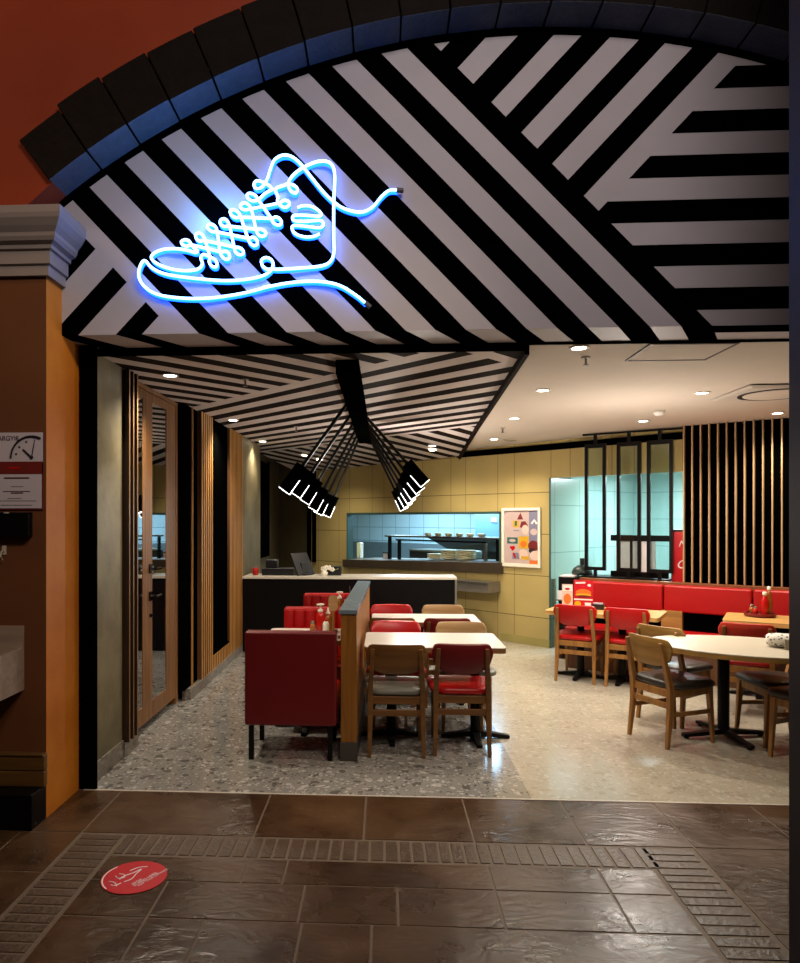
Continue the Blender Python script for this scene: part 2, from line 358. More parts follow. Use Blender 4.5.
def text(body, size, name, m, parent, loc, rot, depth=.0008, shear=0, sx=1):
    c = bpy.data.curves.new('t', 'FONT'); c.body = body; c.size = size; c.extrude = depth; c.align_x = 'CENTER'; c.align_y = 'CENTER'; c.shear = shear
    t = bpy.data.objects.new('t', c); COL.objects.link(t)
    dg = bpy.context.evaluated_depsgraph_get(); dg.update()
    me = bpy.data.meshes.new_from_object(t.evaluated_get(dg)); bpy.data.objects.remove(t)
    me.materials.clear(); me.materials.append(M[m])
    o = bpy.data.objects.new(name, me); COL.objects.link(o); o.parent = parent; o.location = loc; o.rotation_euler = rot; o.scale = (sx, 1, 1)
    return o
NEON= [(0.074, 3.543), (0.028, 3.539), (-0.017, 3.505), (-0.062, 3.455), (-0.113, 3.428), (-0.17, 3.426), (-0.239, 3.45), (-0.296, 3.496), (-0.353, 3.555), (-0.421, 3.639), (-0.479, 3.709), (-0.53, 3.751), (-0.58, 3.762), (-0.626, 3.736), (-0.649, 3.677), (-0.665, 3.626), (-0.695, 3.584), (-0.73, 3.576), (-0.744, 3.593), (-0.73, 3.613), (-0.695, 3.609), (-0.657, 3.591), (-0.64, 3.568), (-0.636, 3.564), (-0.68, 3.54), (-0.715, 3.513), (-0.749, 3.505), (-0.775, 3.514), (-0.783, 3.535), (-0.764, 3.546), (-0.738, 3.537), (-0.717, 3.507), (-0.649, 3.406), (-0.632, 3.374), (-0.607, 3.362), (-0.587, 3.371), (-0.592, 3.393), (-0.617, 3.405), (-0.652, 3.4), (-0.816, 3.413), (-0.852, 3.411), (-0.876, 3.426), (-0.879, 3.448), (-0.858, 3.455), (-0.834, 3.44), (-0.819, 3.408), (-0.782, 3.299), (-0.769, 3.265), (-0.747, 3.249), (-0.725, 3.255), (-0.727, 3.277), (-0.75, 3.293), (-0.786, 3.293), (-0.951, 3.33), (-0.987, 3.332), (-1.01, 3.349), (-1.011, 3.371), (-0.989, 3.376), (-0.967, 3.359), (-0.955, 3.325), (-0.941, 3.224), (-0.93, 3.19), (-0.907, 3.173), (-0.886, 3.178), (-0.887, 3.2), (-0.909, 3.217), (-0.945, 3.219), (-1.098, 3.257), (-1.133, 3.249), (-1.159, 3.26), (-1.166, 3.281), (-1.147, 3.291), (-1.121, 3.281), (-1.101, 3.251), (-1.086, 3.234), (-1.072, 3.226), (-1.086, 3.215), (-1.133, 3.227), (-1.203, 3.237), (-1.273, 3.237), (-1.323, 3.22), (-1.342, 3.193), (-1.323, 3.164), (-1.273, 3.138), (-1.203, 3.119), (-1.121, 3.111), (-1.063, 3.119), (-1.042, 3.147), (-1.054, 3.184), (-1.04, 3.204), (-1.014, 3.195), (-1.007, 3.189), (-0.973, 3.174), (-0.959, 3.151), (-0.966, 3.13), (-0.988, 3.133), (-1.003, 3.157), (-1.001, 3.192), (-1.025, 3.272), (-1.037, 3.306), (-1.059, 3.323), (-1.081, 3.318), (-1.08, 3.296), (-1.057, 3.279), (-1.021, 3.277), (-0.865, 3.241), (-0.83, 3.238), (-0.808, 3.221), (-0.807, 3.199), (-0.829, 3.194), (-0.851, 3.212), (-0.861, 3.246), (-0.883, 3.352), (-0.895, 3.386), (-0.917, 3.403), (-0.939, 3.397), (-0.938, 3.375), (-0.915, 3.359), (-0.879, 3.357), (-0.737, 3.341), (-0.702, 3.341), (-0.679, 3.325), (-0.677, 3.303), (-0.698, 3.297), (-0.721, 3.313), (-0.734, 3.346), (-0.758, 3.451), (-0.778, 3.482), (-0.803, 3.493), (-0.823, 3.483), (-0.816, 3.461), (-0.791, 3.45), (-0.756, 3.457), (-0.609, 3.487), (-0.576, 3.502), (-0.549, 3.496), (-0.539, 3.477), (-0.555, 3.463), (-0.582, 3.468), (-0.607, 3.494), (-0.605, 3.521), (-0.619, 3.556), (-0.609, 3.578), (-0.571, 3.589), (-0.553, 3.592), (-0.515, 3.584), (-0.494, 3.566), (-0.502, 3.545), (-0.527, 3.55), (-0.544, 3.58), (-0.532, 3.626), (-0.479, 3.678), (-0.404, 3.713), (-0.341, 3.718), (-0.296, 3.694), (-0.28, 3.632), (-0.286, 3.485), (-0.286, 3.325), (-0.284, 3.234), (-0.283, 3.211), (-0.298, 3.158), (-0.35, 3.125), (-0.479, 3.111), (-0.597, 3.106), (-0.634, 3.111), (-0.669, 3.112), (-0.695, 3.131), (-0.699, 3.161), (-0.672, 3.176), (-0.643, 3.164), (-0.634, 3.133), (-0.65, 3.097), (-0.692, 3.071), (-0.784, 3.055), (-0.912, 3.051), (-1.051, 3.061), (-1.203, 3.08), (-1.285, 3.102), (-1.344, 3.136), (-1.384, 3.176), (-1.41, 3.131), (-1.412, 3.073), (-1.385, 3.027), (-1.332, 2.989), (-1.25, 2.964), (-1.133, 2.949), (-1.016, 2.949), (-0.912, 2.961), (-0.784, 2.981), (-0.645, 3.013), (-0.695, 3.001), (-0.543, 3.03), (-0.393, 3.038), (-0.264, 3.014), (-0.168, 2.957), (-0.104, 2.905)]
PATCH= [(-0.492, 3.458), (-0.467, 3.467), (-0.421, 3.465), (-0.381, 3.445), (-0.357, 3.418), (-0.37, 3.406), (-0.427, 3.411), (-0.479, 3.415), (-0.513, 3.413), (-0.522, 3.398), (-0.507, 3.383), (-0.444, 3.378), (-0.37, 3.382), (-0.348, 3.37), (-0.348, 3.349), (-0.37, 3.34), (-0.433, 3.348), (-0.49, 3.356), (-0.52, 3.354), (-0.523, 3.333), (-0.502, 3.307), (-0.45, 3.29), (-0.398, 3.292), (-0.366, 3.306)]
# ------------------------------------------------------------------ camera, view
cam = bpy.data.cameras.new('camera'); co = bpy.data.objects.new('camera', cam); COL.objects.link(co)
co.location = (0, 0, 1.68); co.rotation_euler = (PI/2, 0, math.atan(39/700))
cam.sensor_fit = 'HORIZONTAL'; cam.sensor_width = 36; cam.lens = 700/800*36
cam.shift_x = (400-345)/800; cam.shift_y = (519-481.5)/800; cam.clip_start = .05
S.camera = co
S.view_settings.view_transform = 'Standard'; S.view_settings.look = 'None'
S.view_settings.exposure = 0; S.view_settings.gamma = 1
w = bpy.data.worlds.new('mall'); S.world = w; w.use_nodes = True
w.node_tree.nodes['Background'].inputs[0].default_value = (.9, .8, .7, 1); w.node_tree.nodes['Background'].inputs[1].default_value = .02

# ------------------------------------------------------------------ floors
YT = 4.25                                              # shop threshold
bm = B(); g = .004
def slab(x0, x1, y0, y1): hexa(bm, [(x0+g, y0+g, -.05), (x1-g, y0+g, -.05), (x1-g, y1-g, -.05), (x0+g, y1-g, -.05)], [(x0+g*1.6, y0+g*1.6, 0), (x1-g*1.6, y0+g*1.6, 0), (x1-g*1.6, y1-g*1.6, 0), (x0+g*1.6, y1-g*1.6, 0)])
def row(y0, y1, xs):
    for a, b in zip(xs, xs[1:]): slab(a, b, y0, y1)
row(3.67, YT, [-4.2, -3.2, -2.3, -1.62, -.69, -.107, .47, 1.045, 1.585, 2.14, 2.9, 3.9, 5.2])
row(3.2, 3.43, [-1.37, -.66, -.47, .5, 1.02, 1.29]); row(2.9, 3.2, [-1.37, -1.0, -.36, .06, .5, 1.02, 1.29])
ys = [2.9, 2.45, 2.1, 1.6, 1.1, .5, -.2, -1, -2]
for i, (y1, y0) in enumerate(zip(ys, ys[1:])):
    row(y0, y1, [-1.37] + sorted(random.sample([-1, -.75, -.34, -.05, .37, .6, .84], 4)) + [1.29])
for x0, x1, cut in ((-1.95, -1.62, 0), (-2.75, -1.95, .3), (-4.2, -2.75, .1), (1.57, 2.1, .1), (2.1, 2.9, .35), (2.9, 5.2, 0)):
    y = 3.67
    while y > -1.8:
        h = random.choice((.42, .58, .75)); row(y-h, y, [x0, x1]); y -= h
struct('floor', bm, 'slate')
bm = B(); box(bm, -4.3, 5.3, -2.2, YT-.001, -.12, -.003); struct('floor', bm, 'grout')
bm = B()
def brick(x0, x1, y0, y1): hexa(bm, [(x0, y0, -.012), (x1, y0, -.012), (x1, y1, -.012), (x0, y1, -.012)], [(x0+.006, y0+.006, .0005), (x1-.006, y0+.006, .0005), (x1-.006, y1-.006, .0005), (x0+.006, y1-.006, .0005)])
x = -1.37
while x < 1.28:
    d = random.uniform(.06, .075); brick(x+.003, x+d-.003, 3.445, 3.655); x += d
for xa, xb in ((-1.61, -1.38), (1.30, 1.56)):
    y = 3.655
    while y > -1.9:
        d = random.uniform(.062, .078); brick(xa+.005, xb-.005, y-d+.003, y-.003); y -= d
struct('trim_1', bm, 'brick')
# restaurant floor: grey terrazzo strip, then beige
bm = B(); hexa(bm, [(-2.6, YT, -.06), (.885, YT, -.06), (.885, 13.5, -.06), (-2.6, 13.5, -.06)], [(-2.6, YT, 0), (.885, YT, 0), (.885, 13.5, 0), (-2.6, 13.5, 0)]); struct('floor', bm, 'terr_grey')
bm = B(); hexa(bm, [(.885, YT, -.06), (9, YT, -.06), (9, 13.5, -.06), (.885, 13.5, -.06)], [(.885, YT, 0), (9, YT, 0), (9, 13.5, 0), (.885, 13.5, 0)]); struct('floor', bm, 'terr_beige')
struct('trim_2', bx(-1.86, 2.5, YT-.012, YT+.004, -.03, .003), mat('threshold_strip', 'b9ada0', .4))

# ------------------------------------------------------------------ arch front
CX, CZ, RI, RO = .779, .077, 4.39, 4.69
YF, YA = 4.02, 3.83                                     # striped fascia plane, wall and arch plane
a0, a1 = R(127.2), R(49.6)
bm = B(); n = 60
for k in range(n):                                      # wall above the arch
    t0, t1 = a0+(a1-a0)*k/n, a0+(a1-a0)*(k+1)/n
    q = [(CX+r*math.cos(t), CZ+r*math.sin(t)) for t, r in ((t0, RO-.02), (t1, RO-.02), (t1, 8.2), (t0, 8.2))]
    hexa(bm, [(x, YA+.02, z) for x, z in q], [(x, YA+.3, z) for x, z in q])
q = [(CX+r*math.cos(R(t)), CZ+r*math.sin(R(t))) for r, t in ((RI, 127.0), (8.2, 127.0), (8.2, 140), (RI, 134))]
hexa(bm, [(x, YA+.021, z) for x, z in q], [(x, YA+.3, z) for x, z in q])
q = [(-2.2, 3.2), (-2.2, 3.5), (-4.5, 6.2), (-4.5, 3.2)]; hexa(bm, [(x, YA+.022, z) for x, z in q], [(x, YA+.3, z) for x, z in q])
struct('wall_front', bm, 'rust')
bm = B(); nb = 22
for k in range(nb):                                     # dressed stones of the arch
    t0, t1 = a0+(a1-a0)*(k+.012)/nb, a0+(a1-a0)*(k+.988)/nb
    j = random.uniform(-.012, .012); jo = random.uniform(-.02, .02)
    m_ = 4; P0 = []; P1 = []
    ring = [(t0+(t1-t0)*i/m_, RI+j*.3) for i in range(m_+1)] + [(t1+(t0-t1)*i/m_, RO+jo) for i in range(m_+1)]
    f0 = [bm.verts.new((CX+r*math.cos(t), YA-.012+j, CZ+r*math.sin(t))) for t, r in ring]
    f1 = [bm.verts.new((CX+r*math.cos(t), YF+.02, CZ+r*math.sin(t))) for t, r in ring]
    bm.faces.new(f0)
    L_ = len(ring)
    for i in range(L_):
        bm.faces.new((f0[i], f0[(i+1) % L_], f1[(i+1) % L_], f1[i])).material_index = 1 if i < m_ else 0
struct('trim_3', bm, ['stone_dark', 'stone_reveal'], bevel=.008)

# striped fascia panel, cut from the segment under the arch
arc = [(CX+4.345*math.cos(t), CZ+4.345*math.sin(t)) for t in [R(38)+(R(142)-R(38))*k/70 for k in range(71)]]
seg = [p for p in arc if p[1] > 2.762 and -1.98 < p[0] < 3.3]
seg = [(3.3, 2.76)] + [(3.3, CZ+math.sqrt(4.345**2-(3.3-CX)**2))] + seg + [(-1.98, CZ+math.sqrt(4.345**2-(1.98+CX)**2)), (-1.98, 2.76)]
K = 1.056
bm = B(); f3 = lambda p: (p[0], YF, p[1])
uA = [(4.515, 4.694)] + [(4.515-.1807*(2*k), 4.515-.1807*(2*k-1)) for k in range(1, 9)]
D = between(seg, K, 1, -9, 1.48); A = between(seg, K, 1, 1.48, 4.694); BC = between(seg, K, 1, 4.694, 99)
striped(bm, D, -K, 1, [(4.654, 4.829), (4.252, 4.417), (5.05, 5.215), (5.45, 5.62), (3.86, 4.02)], f3)
striped(bm, A, K, 1, uA, f3)
striped(bm, between(BC, -K, 1, 2.142, 99), -K, 1, [(a, b) for a, b in ((2.5, 2.315), (2.863, 2.687), (3.235, 3.052), (3.622, 3.406), (4.008, 3.808), (4.4, 4.17), (4.75, 4.57)) for a, b in [(min(a, b), max(a, b))]], f3)
striped(bm, between(BC, -K, 1, -99, 2.142), 0, 1, [(4.085, 4.208), (3.841, 3.963), (3.594, 3.719), (3.344, 3.469), (3.097, 3.219), (2.849, 2.974)], f3)
# soffit of the fascia: the stripes turn under the edge and run back
sof = [(-1.98, YF), (3.3, YF), (3.3, 4.34), (-1.98, 4.34)]
s3 = lambda p: (p[0], p[1], 2.76)
xs_ = [((c0-2.76)/K, (c1-2.76)/K) for c0, c1 in uA]
q = .56
striped(bm, between(sof, 1, -q, -9, 1.831-q*YF), 1, -q, [(a-q*YF, b-q*YF) for a, b in xs_] + [((2.76-4.417)/K-q*YF, (2.76-4.252)/K-q*YF), ((2.76-4.829)/K-q*YF, (2.76-4.654)/K-q*YF)], s3)
striped(bm, between(sof, 1, -q, 1.831-q*YF, 99), 0, 1, [(YF, YF+.15)], s3)
for k in range(70):
    q = [(CX+r_*math.cos(t), YF, CZ+r_*math.sin(t)) for t, r_ in ((R(38+104*k/70), 4.345), (R(38+104*(k+1)/70), 4.345), (R(38+104*(k+1)/70), 4.43), (R(38+104*k/70), 4.43))]
    bm.faces.new([bm.verts.new(p) for p in q]).material_index = 1
bmesh.ops.remove_doubles(bm, verts=bm.verts[:], dist=1e-5)
struct('wall_front', bm, ['stripe_white', 'stripe_black'], fix=False)
struct('wall_front', bx(-1.98, 3.3, YF+.02, 4.33, 2.78, 4.3), 'black_matte')

# ------------------------------------------------------------------ pilaster, cornice, door frame, column at the right
bm = B()
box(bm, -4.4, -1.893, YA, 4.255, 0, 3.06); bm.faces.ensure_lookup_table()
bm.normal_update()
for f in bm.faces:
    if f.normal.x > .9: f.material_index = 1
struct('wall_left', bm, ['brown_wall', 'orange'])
prof = [(0.0, 3.04), (0.0242, 3.04), (0.0242, 3.0953), (0.0396, 3.1017), (0.0396, 3.1744), (0.05500000000000001, 3.1792), (0.0572, 3.1997), (0.0825, 3.214), (0.09350000000000001, 3.2337), (0.0968, 3.2535), (0.1188, 3.2812), (0.1408, 3.3167), (0.14740000000000003, 3.3405), (0.14740000000000003, 3.38), (0.0, 3.38)]
bm = B()
path = [((-4.4, YA), (0, -1)), ((-1.893, YA), (1, -1)), ((-1.893, YF+.01), (1, 0))]
rings = [[bm.verts.new((p[0]+d[0]*o_, p[1]+d[1]*o_, z)) for o_, z in prof] for p, d in path]
for a, b in zip(rings, rings[1:]):
    for i in range(len(prof)): bm.faces.new((a[i], a[(i+1) % len(prof)], b[(i+1) % len(prof)], b[i]))
bm.faces.new(rings[0]); bm.faces.new(rings[-1][::-1])
struct('trim_4', bm, 'cornice')
struct('trim_5', bx(-1.894, -1.785, 4.25, 4.275, 0, 2.76), 'black_matte')
struct('trim_6', bx(-1.894, .885, 4.335, 4.40, 2.722, 2.775), 'black_matte')
struct('trim_7', bx(.885, 3.3, 4.335, 4.36, 2.748, 2.768), 'black_matte')
bm = B(); box(bm, 1.372, 1.95, 2.30, 2.455, 0, 5.4)
struct('wall_right', bm, mat('column_grey', '26262a', .5))

# ------------------------------------------------------------------ ceilings
ZS = 2.745
f3 = lambda p: (p[0], p[1], ZS)
fold = 9.12
pan = [(-2.0, 4.38), (.875, 4.38), (1.05, fold-1.05), (-2.0, fold+2.0)]
bm = B(); t48 = math.tan(R(48))
e1 = [-1.456+.1831*k for k in range(-14, 14)]           # zone 1 edges along the beam
blk1 = [(4.48-t48*b, 4.48-t48*a) for a, b in zip(e1[0::2], e1[1::2])]
z1 = between(pan, 1, 1, -9, 4.955)
striped(bm, between(z1, 1, 1, -9, 4.75), -t48, 1, blk1, f3)
striped(bm, between(z1, 1, 1, 4.75, 99), 1, 1, [], f3)
c2 = [4.955, 5.14, 5.372, 5.61, 5.836, 6.05, 6.314, 6.561, 6.792, 7.058, 7.293, 7.517, 7.768, 8.015, 8.25, 8.48, 8.72, 8.95]
z2 = between(pan, 1, 1, 4.955, 99)
z2b = between(between(z2, -t48, 1, -99, 3.92), 1, 1, -9, 5.72)
striped(bm, between(z2b, -t48, 1, -99, 3.74), 1, 1, [(5.2, 5.6)], f3); striped(bm, between(z2b, -t48, 1, 3.74, 99), 1, 1, [], f3)
bl2 = list(zip(c2[0::2], c2[1::2]))
striped(bm, between(between(z2, -t48, 1, 3.92, 99), 1, 1, -9, 5.72), 1, 1, bl2, f3)
striped(bm, between(z2, 1, 1, 5.72, 99), 1, 1, bl2, f3)
# the panel folds down towards the kitchen wall
z3 = [(1.05, fold-1.05), (1.09, 11.4-1.09), (-1.6, 11.4+1.6), (-2.0, fold+2.0)]
g3 = lambda p: (p[0], p[1], ZS-(p[0]+p[1]-fold)*(.17-.02*p[0])/(11.4-fold))
striped(bm, z3, -1, 1, [(5.95+.47*k, 6.185+.47*k) for k in range(-1, 17)], g3)
bmesh.ops.remove_doubles(bm, verts=bm.verts[:], dist=1e-5)
struct('ceiling', bm, ['ceil_white', 'ceil_black'], fix=False)
bm = B()
eg = [((.875, 4.4), 2.70), ((1.05, fold-1.05), 2.69), ((1.09, 10.31), 2.55)]
for (p, zp), (q, zq) in zip(eg, eg[1:]):
    hexa(bm, [(p[0]-.004, p[1], zp), (p[0]+.026, p[1], zp), (q[0]+.026, q[1], zq), (q[0]-.004, q[1], zq)], [(p[0]-.004, p[1], 2.78), (p[0]+.026, p[1], 2.78), (q[0]+.026, q[1], 2.76), (q[0]-.004, q[1], 2.76)])
struct('trim_8', bm, 'ceil_black')
zc = lambda y: 2.757-.0125*(y-4.34)
bm = B(); vs = [bm.verts.new(p) for p in ((.89, 4.36, zc(4.36)), (9, 4.36, zc(4.36)), (9, 13, zc(13)), (1.11, 13, zc(13)), (1.10, 10.1, zc(10.1)), (1.066, 8.07, zc(8.07)))]
bm.faces.new(vs[::-1]); struct('ceiling', bm, 'ceil_plain', fix=False)
struct('ceiling', bx(-4.3, 9, 4.34, 14, 2.95, 3.0), 'black_matte')

# ------------------------------------------------------------------ left wall
XL = -1.84
bm = B(); box(bm, -2.0, XL, 4.34, 4.83, 0, 2.75); box(bm, -2.0, -1.80, 8.80, 10.12, 0, 2.75)
struct('wall_left', bm, 'plaster')
struct('wall_left', bx(-2.06, -1.97, 4.80, 8.85, 0, 2.75), 'black_matte')
bm = B(); box(bm, XL-.02, XL+.012, 4.34, 4.83, 0, .125); box(bm, -1.87, XL+.02, 4.83, 5.10, 0, .10); box(bm, -1.87, -1.785, 6.40, 8.80, 0, .10); box(bm, -1.81, -1.785, 8.8, 10.12, 0, .10)
struct('baseboard_left', bm, 'base_tile')
bm = B()                                                # dark fins before the door
for y in (4.86, 4.94, 5.02):
    box(bm, -1.97, -1.80, y, y+.022, .10, 2.74, 0)
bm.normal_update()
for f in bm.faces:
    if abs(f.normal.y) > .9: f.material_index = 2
box(bm, -1.975, -1.90, 4.83, 5.10, .10, 2.74, 1)
struct('trim_9', bm, ['wood_fin', 'black_matte', 'fin_edge'])
bm = B(); box(bm, -1.975, -1.83, 6.33, 6.78, .1, 2.74, 1); box(bm, -1.84, -1.815, 6.56, 6.58, .1, 2.74, 0)
struct('trim_10', bm, ['wood_slat', 'black_matte'])
def slats(y0, y1, z0, z1, nm):
    b = B(); n = round((y1-y0)/.075)
    for k in range(n):
        y = y0+(y1-y0)*k/n; box(b, -1.90, -1.79, y+.014, y+(y1-y0)/n-.014, z0, z1, 0)
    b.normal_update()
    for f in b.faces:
        if abs(f.normal.y) > .9: f.material_index = 1            # shade on the slat sides, painted as darker wood
    box(b, -1.96, -1.86, y0, y1, z0, z1, 2)
    return b
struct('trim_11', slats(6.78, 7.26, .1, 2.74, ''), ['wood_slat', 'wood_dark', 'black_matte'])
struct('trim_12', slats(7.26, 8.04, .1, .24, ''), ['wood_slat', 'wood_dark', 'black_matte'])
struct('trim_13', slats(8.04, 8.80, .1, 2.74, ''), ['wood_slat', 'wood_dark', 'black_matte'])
bm = B(); box(bm, -1.93, -1.80, 7.26, 8.04, .24, .27); box(bm, -1.96, -1.815, 7.26, 8.04, .27, 2.74); struct('trim_14', bm, 'black_matte')
# glazed timber door
d = thing('door_1', 'timber framed glass double door in the left wall', 'door'); d['kind'] = 'structure'; del d['category']
bm = B()
box(bm, -1.95, -1.885, 5.12, 5.20, 0, 2.74); box(bm, -1.95, -1.885, 6.26, 6.32, 0, 2.74); box(bm, -1.95, -1.885, 5.20, 6.26, 2.705, 2.74)
obj('door_frame', bm, 'wood_door', d, bevel=.003)
for nm, ya, yb, wl, wr in (('a', 5.205, 5.45, .04, .045), ('b', 5.455, 6.255, .17, .26)):
    b = B(); box(b, -1.93, -1.89, ya, ya+wl, .06, 2.70); box(b, -1.93, -1.89, yb-wr, yb, .06, 2.70); box(b, -1.93, -1.89, ya+wl, yb-wr, .06, .2); box(b, -1.93, -1.89, ya+wl, yb-wr, 2.63, 2.70)
    lf = obj('door_leaf', b, 'wood_door', d, bevel=.003)
    obj('glass_pane', bx(-1.905, -1.895, ya+wl, yb-wr, .2, 2.63), 'glass_door', lf)
    if nm == 'b':
        for z in (1.02, 1.24):
            b = B(); box(b, -1.892, -1.875, 5.537, 5.583, z, z+.075); bar(b, (-1.88, 5.56, z+.04), (-1.82, 5.56, z+.04), .009, n=8); bar(b, (-1.82, 5.50, z+.04), (-1.82, 5.63, z+.04), .011, n=8)
            obj('handle', b, 'black_gloss', lf)
        b = B(); bar(b, (-1.892, 5.56, .9), (-1.875, 5.56, .9), .016, n=10); obj('lock', b, 'black_gloss', lf)
struct('wall_left', bx(-2.06, -2.02, 10.12, 13.4, 0, 2.75), 'plaster_dark')
bm = B(); box(bm, -2.02, -1.98, 10.9, 11.9, 1.12, 2.62); box(bm, -1.985, -1.965, 10.85, 10.93, 1.05, 2.66); box(bm, -1.985, -1.965, 11.87, 11.95, 1.05, 2.66); box(bm, -1.985, -1.965, 10.93, 11.87, 1.05, 1.12)
struct('window_1', bm, 'black_matte')

# ------------------------------------------------------------------ kitchen wall: runs at 45 degrees; local x along it, y into the kitchen
WL = (0, 11.4, 0); WR = -PI/4
def wstruct(name, bm, mats, **k): return struct(name, bm, mats, WL, WR, **k)
bm = B()
s0, s1, z0, z1 = -.885, 2.245, .98, 1.775
zp = lambda s: .985+.03*(s+.885)
box(bm, -1.86, s0, 0, .12, 0, 2.8); hexa(bm, [(s0, 0, 0), (s1, 0, 0), (s1, .12, 0), (s0, .12, 0)], [(s0, 0, zp(s0)), (s1, 0, zp(s1)), (s1, .12, zp(s1)), (s0, .12, zp(s0))]); box(bm, s0, s1, 0, .12, z1, 2.8); box(bm, s1, 3.01, 0, .12, 0, 2.8)
box(bm, 3.01, 4.74, 0, .12, 2.215, 2.8)
wstruct('wall_back', bm, 'yellow')
wstruct('wall_back', bx(-3.0, -1.86, 0, .12, 0, 2.8), 'plaster_dark')
bm = B(); box(bm, -1.90, -1.84, -.05, .0, .9, 2.6); box(bm, -1.76, -1.70, -.05, 0, .9, 2.6); wstruct('trim_17', bm, 'black_matte')
bm = B(); box(bm, s1, 2.6, -.012, .0, 0, .11); box(bm, 2.6, 3.005, -.012, 0, 0, .11); wstruct('baseboard_back', bm, mat('yellow_skirting', 'a09456', .4))
wstruct('trim_15', bx(1.5, 4.74, -.03, 0, 2.575, 2.655), 'black_matte')
bm = B(); box(bm, 2.99, 3.01, -.012, .12, 0, 2.215); wstruct('trim_16', bm, 'teal_dark')
bm = B(); box(bm, 2.75, 3.008, .12, .95, 0, 2.215); box(bm, 3.0, 3.012, .0, .95, .9, 2.215); wstruct('wall_back', bm, 'teal')
# kitchen hatch
h = thing('window_2', 'kitchen pass hatch', 'window', WL, WR); h['kind'] = 'structure'; del h['category']
b = B(); box(b, s0, s0+.025, -.01, .12, z0, z1); box(b, s1-.025, s1, -.01, .12, z0, z1); box(b, s0, s1, -.01, .12, z1-.025, z1+.01)
obj('window_frame', b, 'teal_dark', h)
b = B(); a_, c_ = s0-.05, s1+.04
hexa(b, [(a_, -.06, zp(a_)-.125), (c_, -.06, zp(c_)-.15), (c_, .34, zp(c_)-.15), (a_, .34, zp(a_)-.125)], [(a_, -.06, zp(a_)), (c_, -.06, zp(c_)), (c_, .34, zp(c_)), (a_, .34, zp(a_))])
obj('window_sill', b, 'steel_brown', h, bevel=.004)
# kitchen shell
bm = B(); box(bm, -6, 2.7, 2.9, 3.0, 0, 2.75); wstruct('wall_kitchen', bm, 'kit_blue')
bm = B(); box(bm, 2.7, 7.4, 2.9, 3.0, 0, 2.75); box(bm, 4.9, 5.0, .75, 2.9, 0, 2.6); box(bm, 2.6, 2.75, .95, 2.9, 0, 2.5); wstruct('wall_kitchen', bm, 'kit_teal')
bm = B(); box(bm, -4.1, -4.0, .12, 2.9, 0, 2.75, 0); wstruct('wall_kitchen', bm, 'plaster')
bm = B(); box(bm, -6, 2.75, .12, 2.9, 2.5, 2.56); box(bm, 2.75, 4.9, .12, 2.9, 2.42, 2.5); wstruct('ceiling', bm, 'white')
struct('wall_kitchen', bx(-4.0, 2.6, 2.85, 2.9, .5, 1.17), mat('splash_steel', '6d7f86', .35, .3), WL, WR)
# shell behind everything
struct('wall_right', bx(6.9, 7.0, 4.3, 9, 0, 2.76), 'ceil_plain')
struct('wall_front', bx(3.3, 7.0, 4.27, 4.34, 0, 4.5), 'black_matte')

# ------------------------------------------------------------------ slatted wall on the right, behind the bench
SL = (3.24, 7.83, 0); SR = R(-33)
bm = B(); box(bm, .0, 3.6, .16, .2, .3, 2.72, 1)
for k in range(42):
    x = .0+k*.0835; box(bm, x, x+.013, .08, .16, .985, 2.72, 0)
struct('wall_right', bm, ['wood_pale', 'black_matte'], SL, SR)
# ------------------------------------------------------------------ chairs
CM = {}
def cached(key, fn, mats, smooth=False):
    if key not in CM:
        b = fn(); bmesh.ops.recalc_face_normals(b, faces=b.faces[:])
        me = bpy.data.meshes.new(key[0]); b.to_mesh(me); b.free(); me.materials.append(M[mats])
        for p in me.polygons: p.use_smooth = smooth
        CM[key] = me
    return CM[key]

def back_bm(t):
    b = B(); out = rrect(.43, .215, .05, 6, 0, .692)[:14]
    out += [(-.215+.15-.15*math.cos(R(k)), .692-.1075+.125-.125*math.sin(R(k))) for k in range(0, 91, 10)] + [(.215-.15+.15*math.sin(R(k)), .692-.1075+.125-.125*math.cos(R(k))) for k in range(0, 91, 10)]
    def pt(x, z, dy): return (x, -.232+.9*x*x*.9-.17*(z-.6)+dy+.004, z)
    nx = 20
    # lens-shaped plate, curved round the sitter
    front = [b.verts.new(pt(x, z, t/2)) for x, z in out]; rear = [b.verts.new(pt(x, z, -t/2)) for x, z in out]
    n = len(out)
    def fill(vs, dy, flip):
        # strips across so that the curve survives
        top = sorted([v for v, (x, z) in zip(vs, out) if z > .715], key=lambda v: v.co.x); bot = sorted([v for v, (x, z) in zip(vs, out) if z <= .715], key=lambda v: v.co.x)
        xs = [-.215+.43*i/nx for i in range(nx+1)]
        def zat(lst, x):
            for a, c in zip(lst, lst[1:]):
                if a.co.x <= x <= c.co.x: 
                    f = (x-a.co.x)/max(1e-6, c.co.x-a.co.x); return a.co.z+(c.co.z-a.co.z)*f
            return lst[0].co.z if x < 0 else lst[-1].co.z
        return [(x, zat(bot, x), zat(top, x)) for x in xs]
    cols = fill(front, 0, False)
    for v in front+rear: b.verts.remove(v)
    F0 = []; 
    for x, zb, zt in cols:
        F0.append([[b.verts.new(pt(x, zb+(zt-zb)*j/4, dy+(0.35*t*math.sin(PI*j/4)*(1 if dy > 0 else .5))*(1 if t > .03 else 0)*(1 if dy > 0 else -1))) for j in range(5)] for dy in (t/2, -t/2)])
    for a, c in zip(F0, F0[1:]):
        for s in (0, 1):
            for j in range(4): b.faces.new((a[s][j], c[s][j], c[s][j+1], a[s][j+1]))
        b.faces.new((a[0][0], a[1][0], c[1][0], c[0][0])); b.faces.new((a[0][4], a[1][4], c[1][4], c[0][4]))
    for e in (F0[0], F0[-1]):
        for j in range(4): b.faces.new((e[0][j], e[0][j+1], e[1][j+1], e[1][j]))
    return b

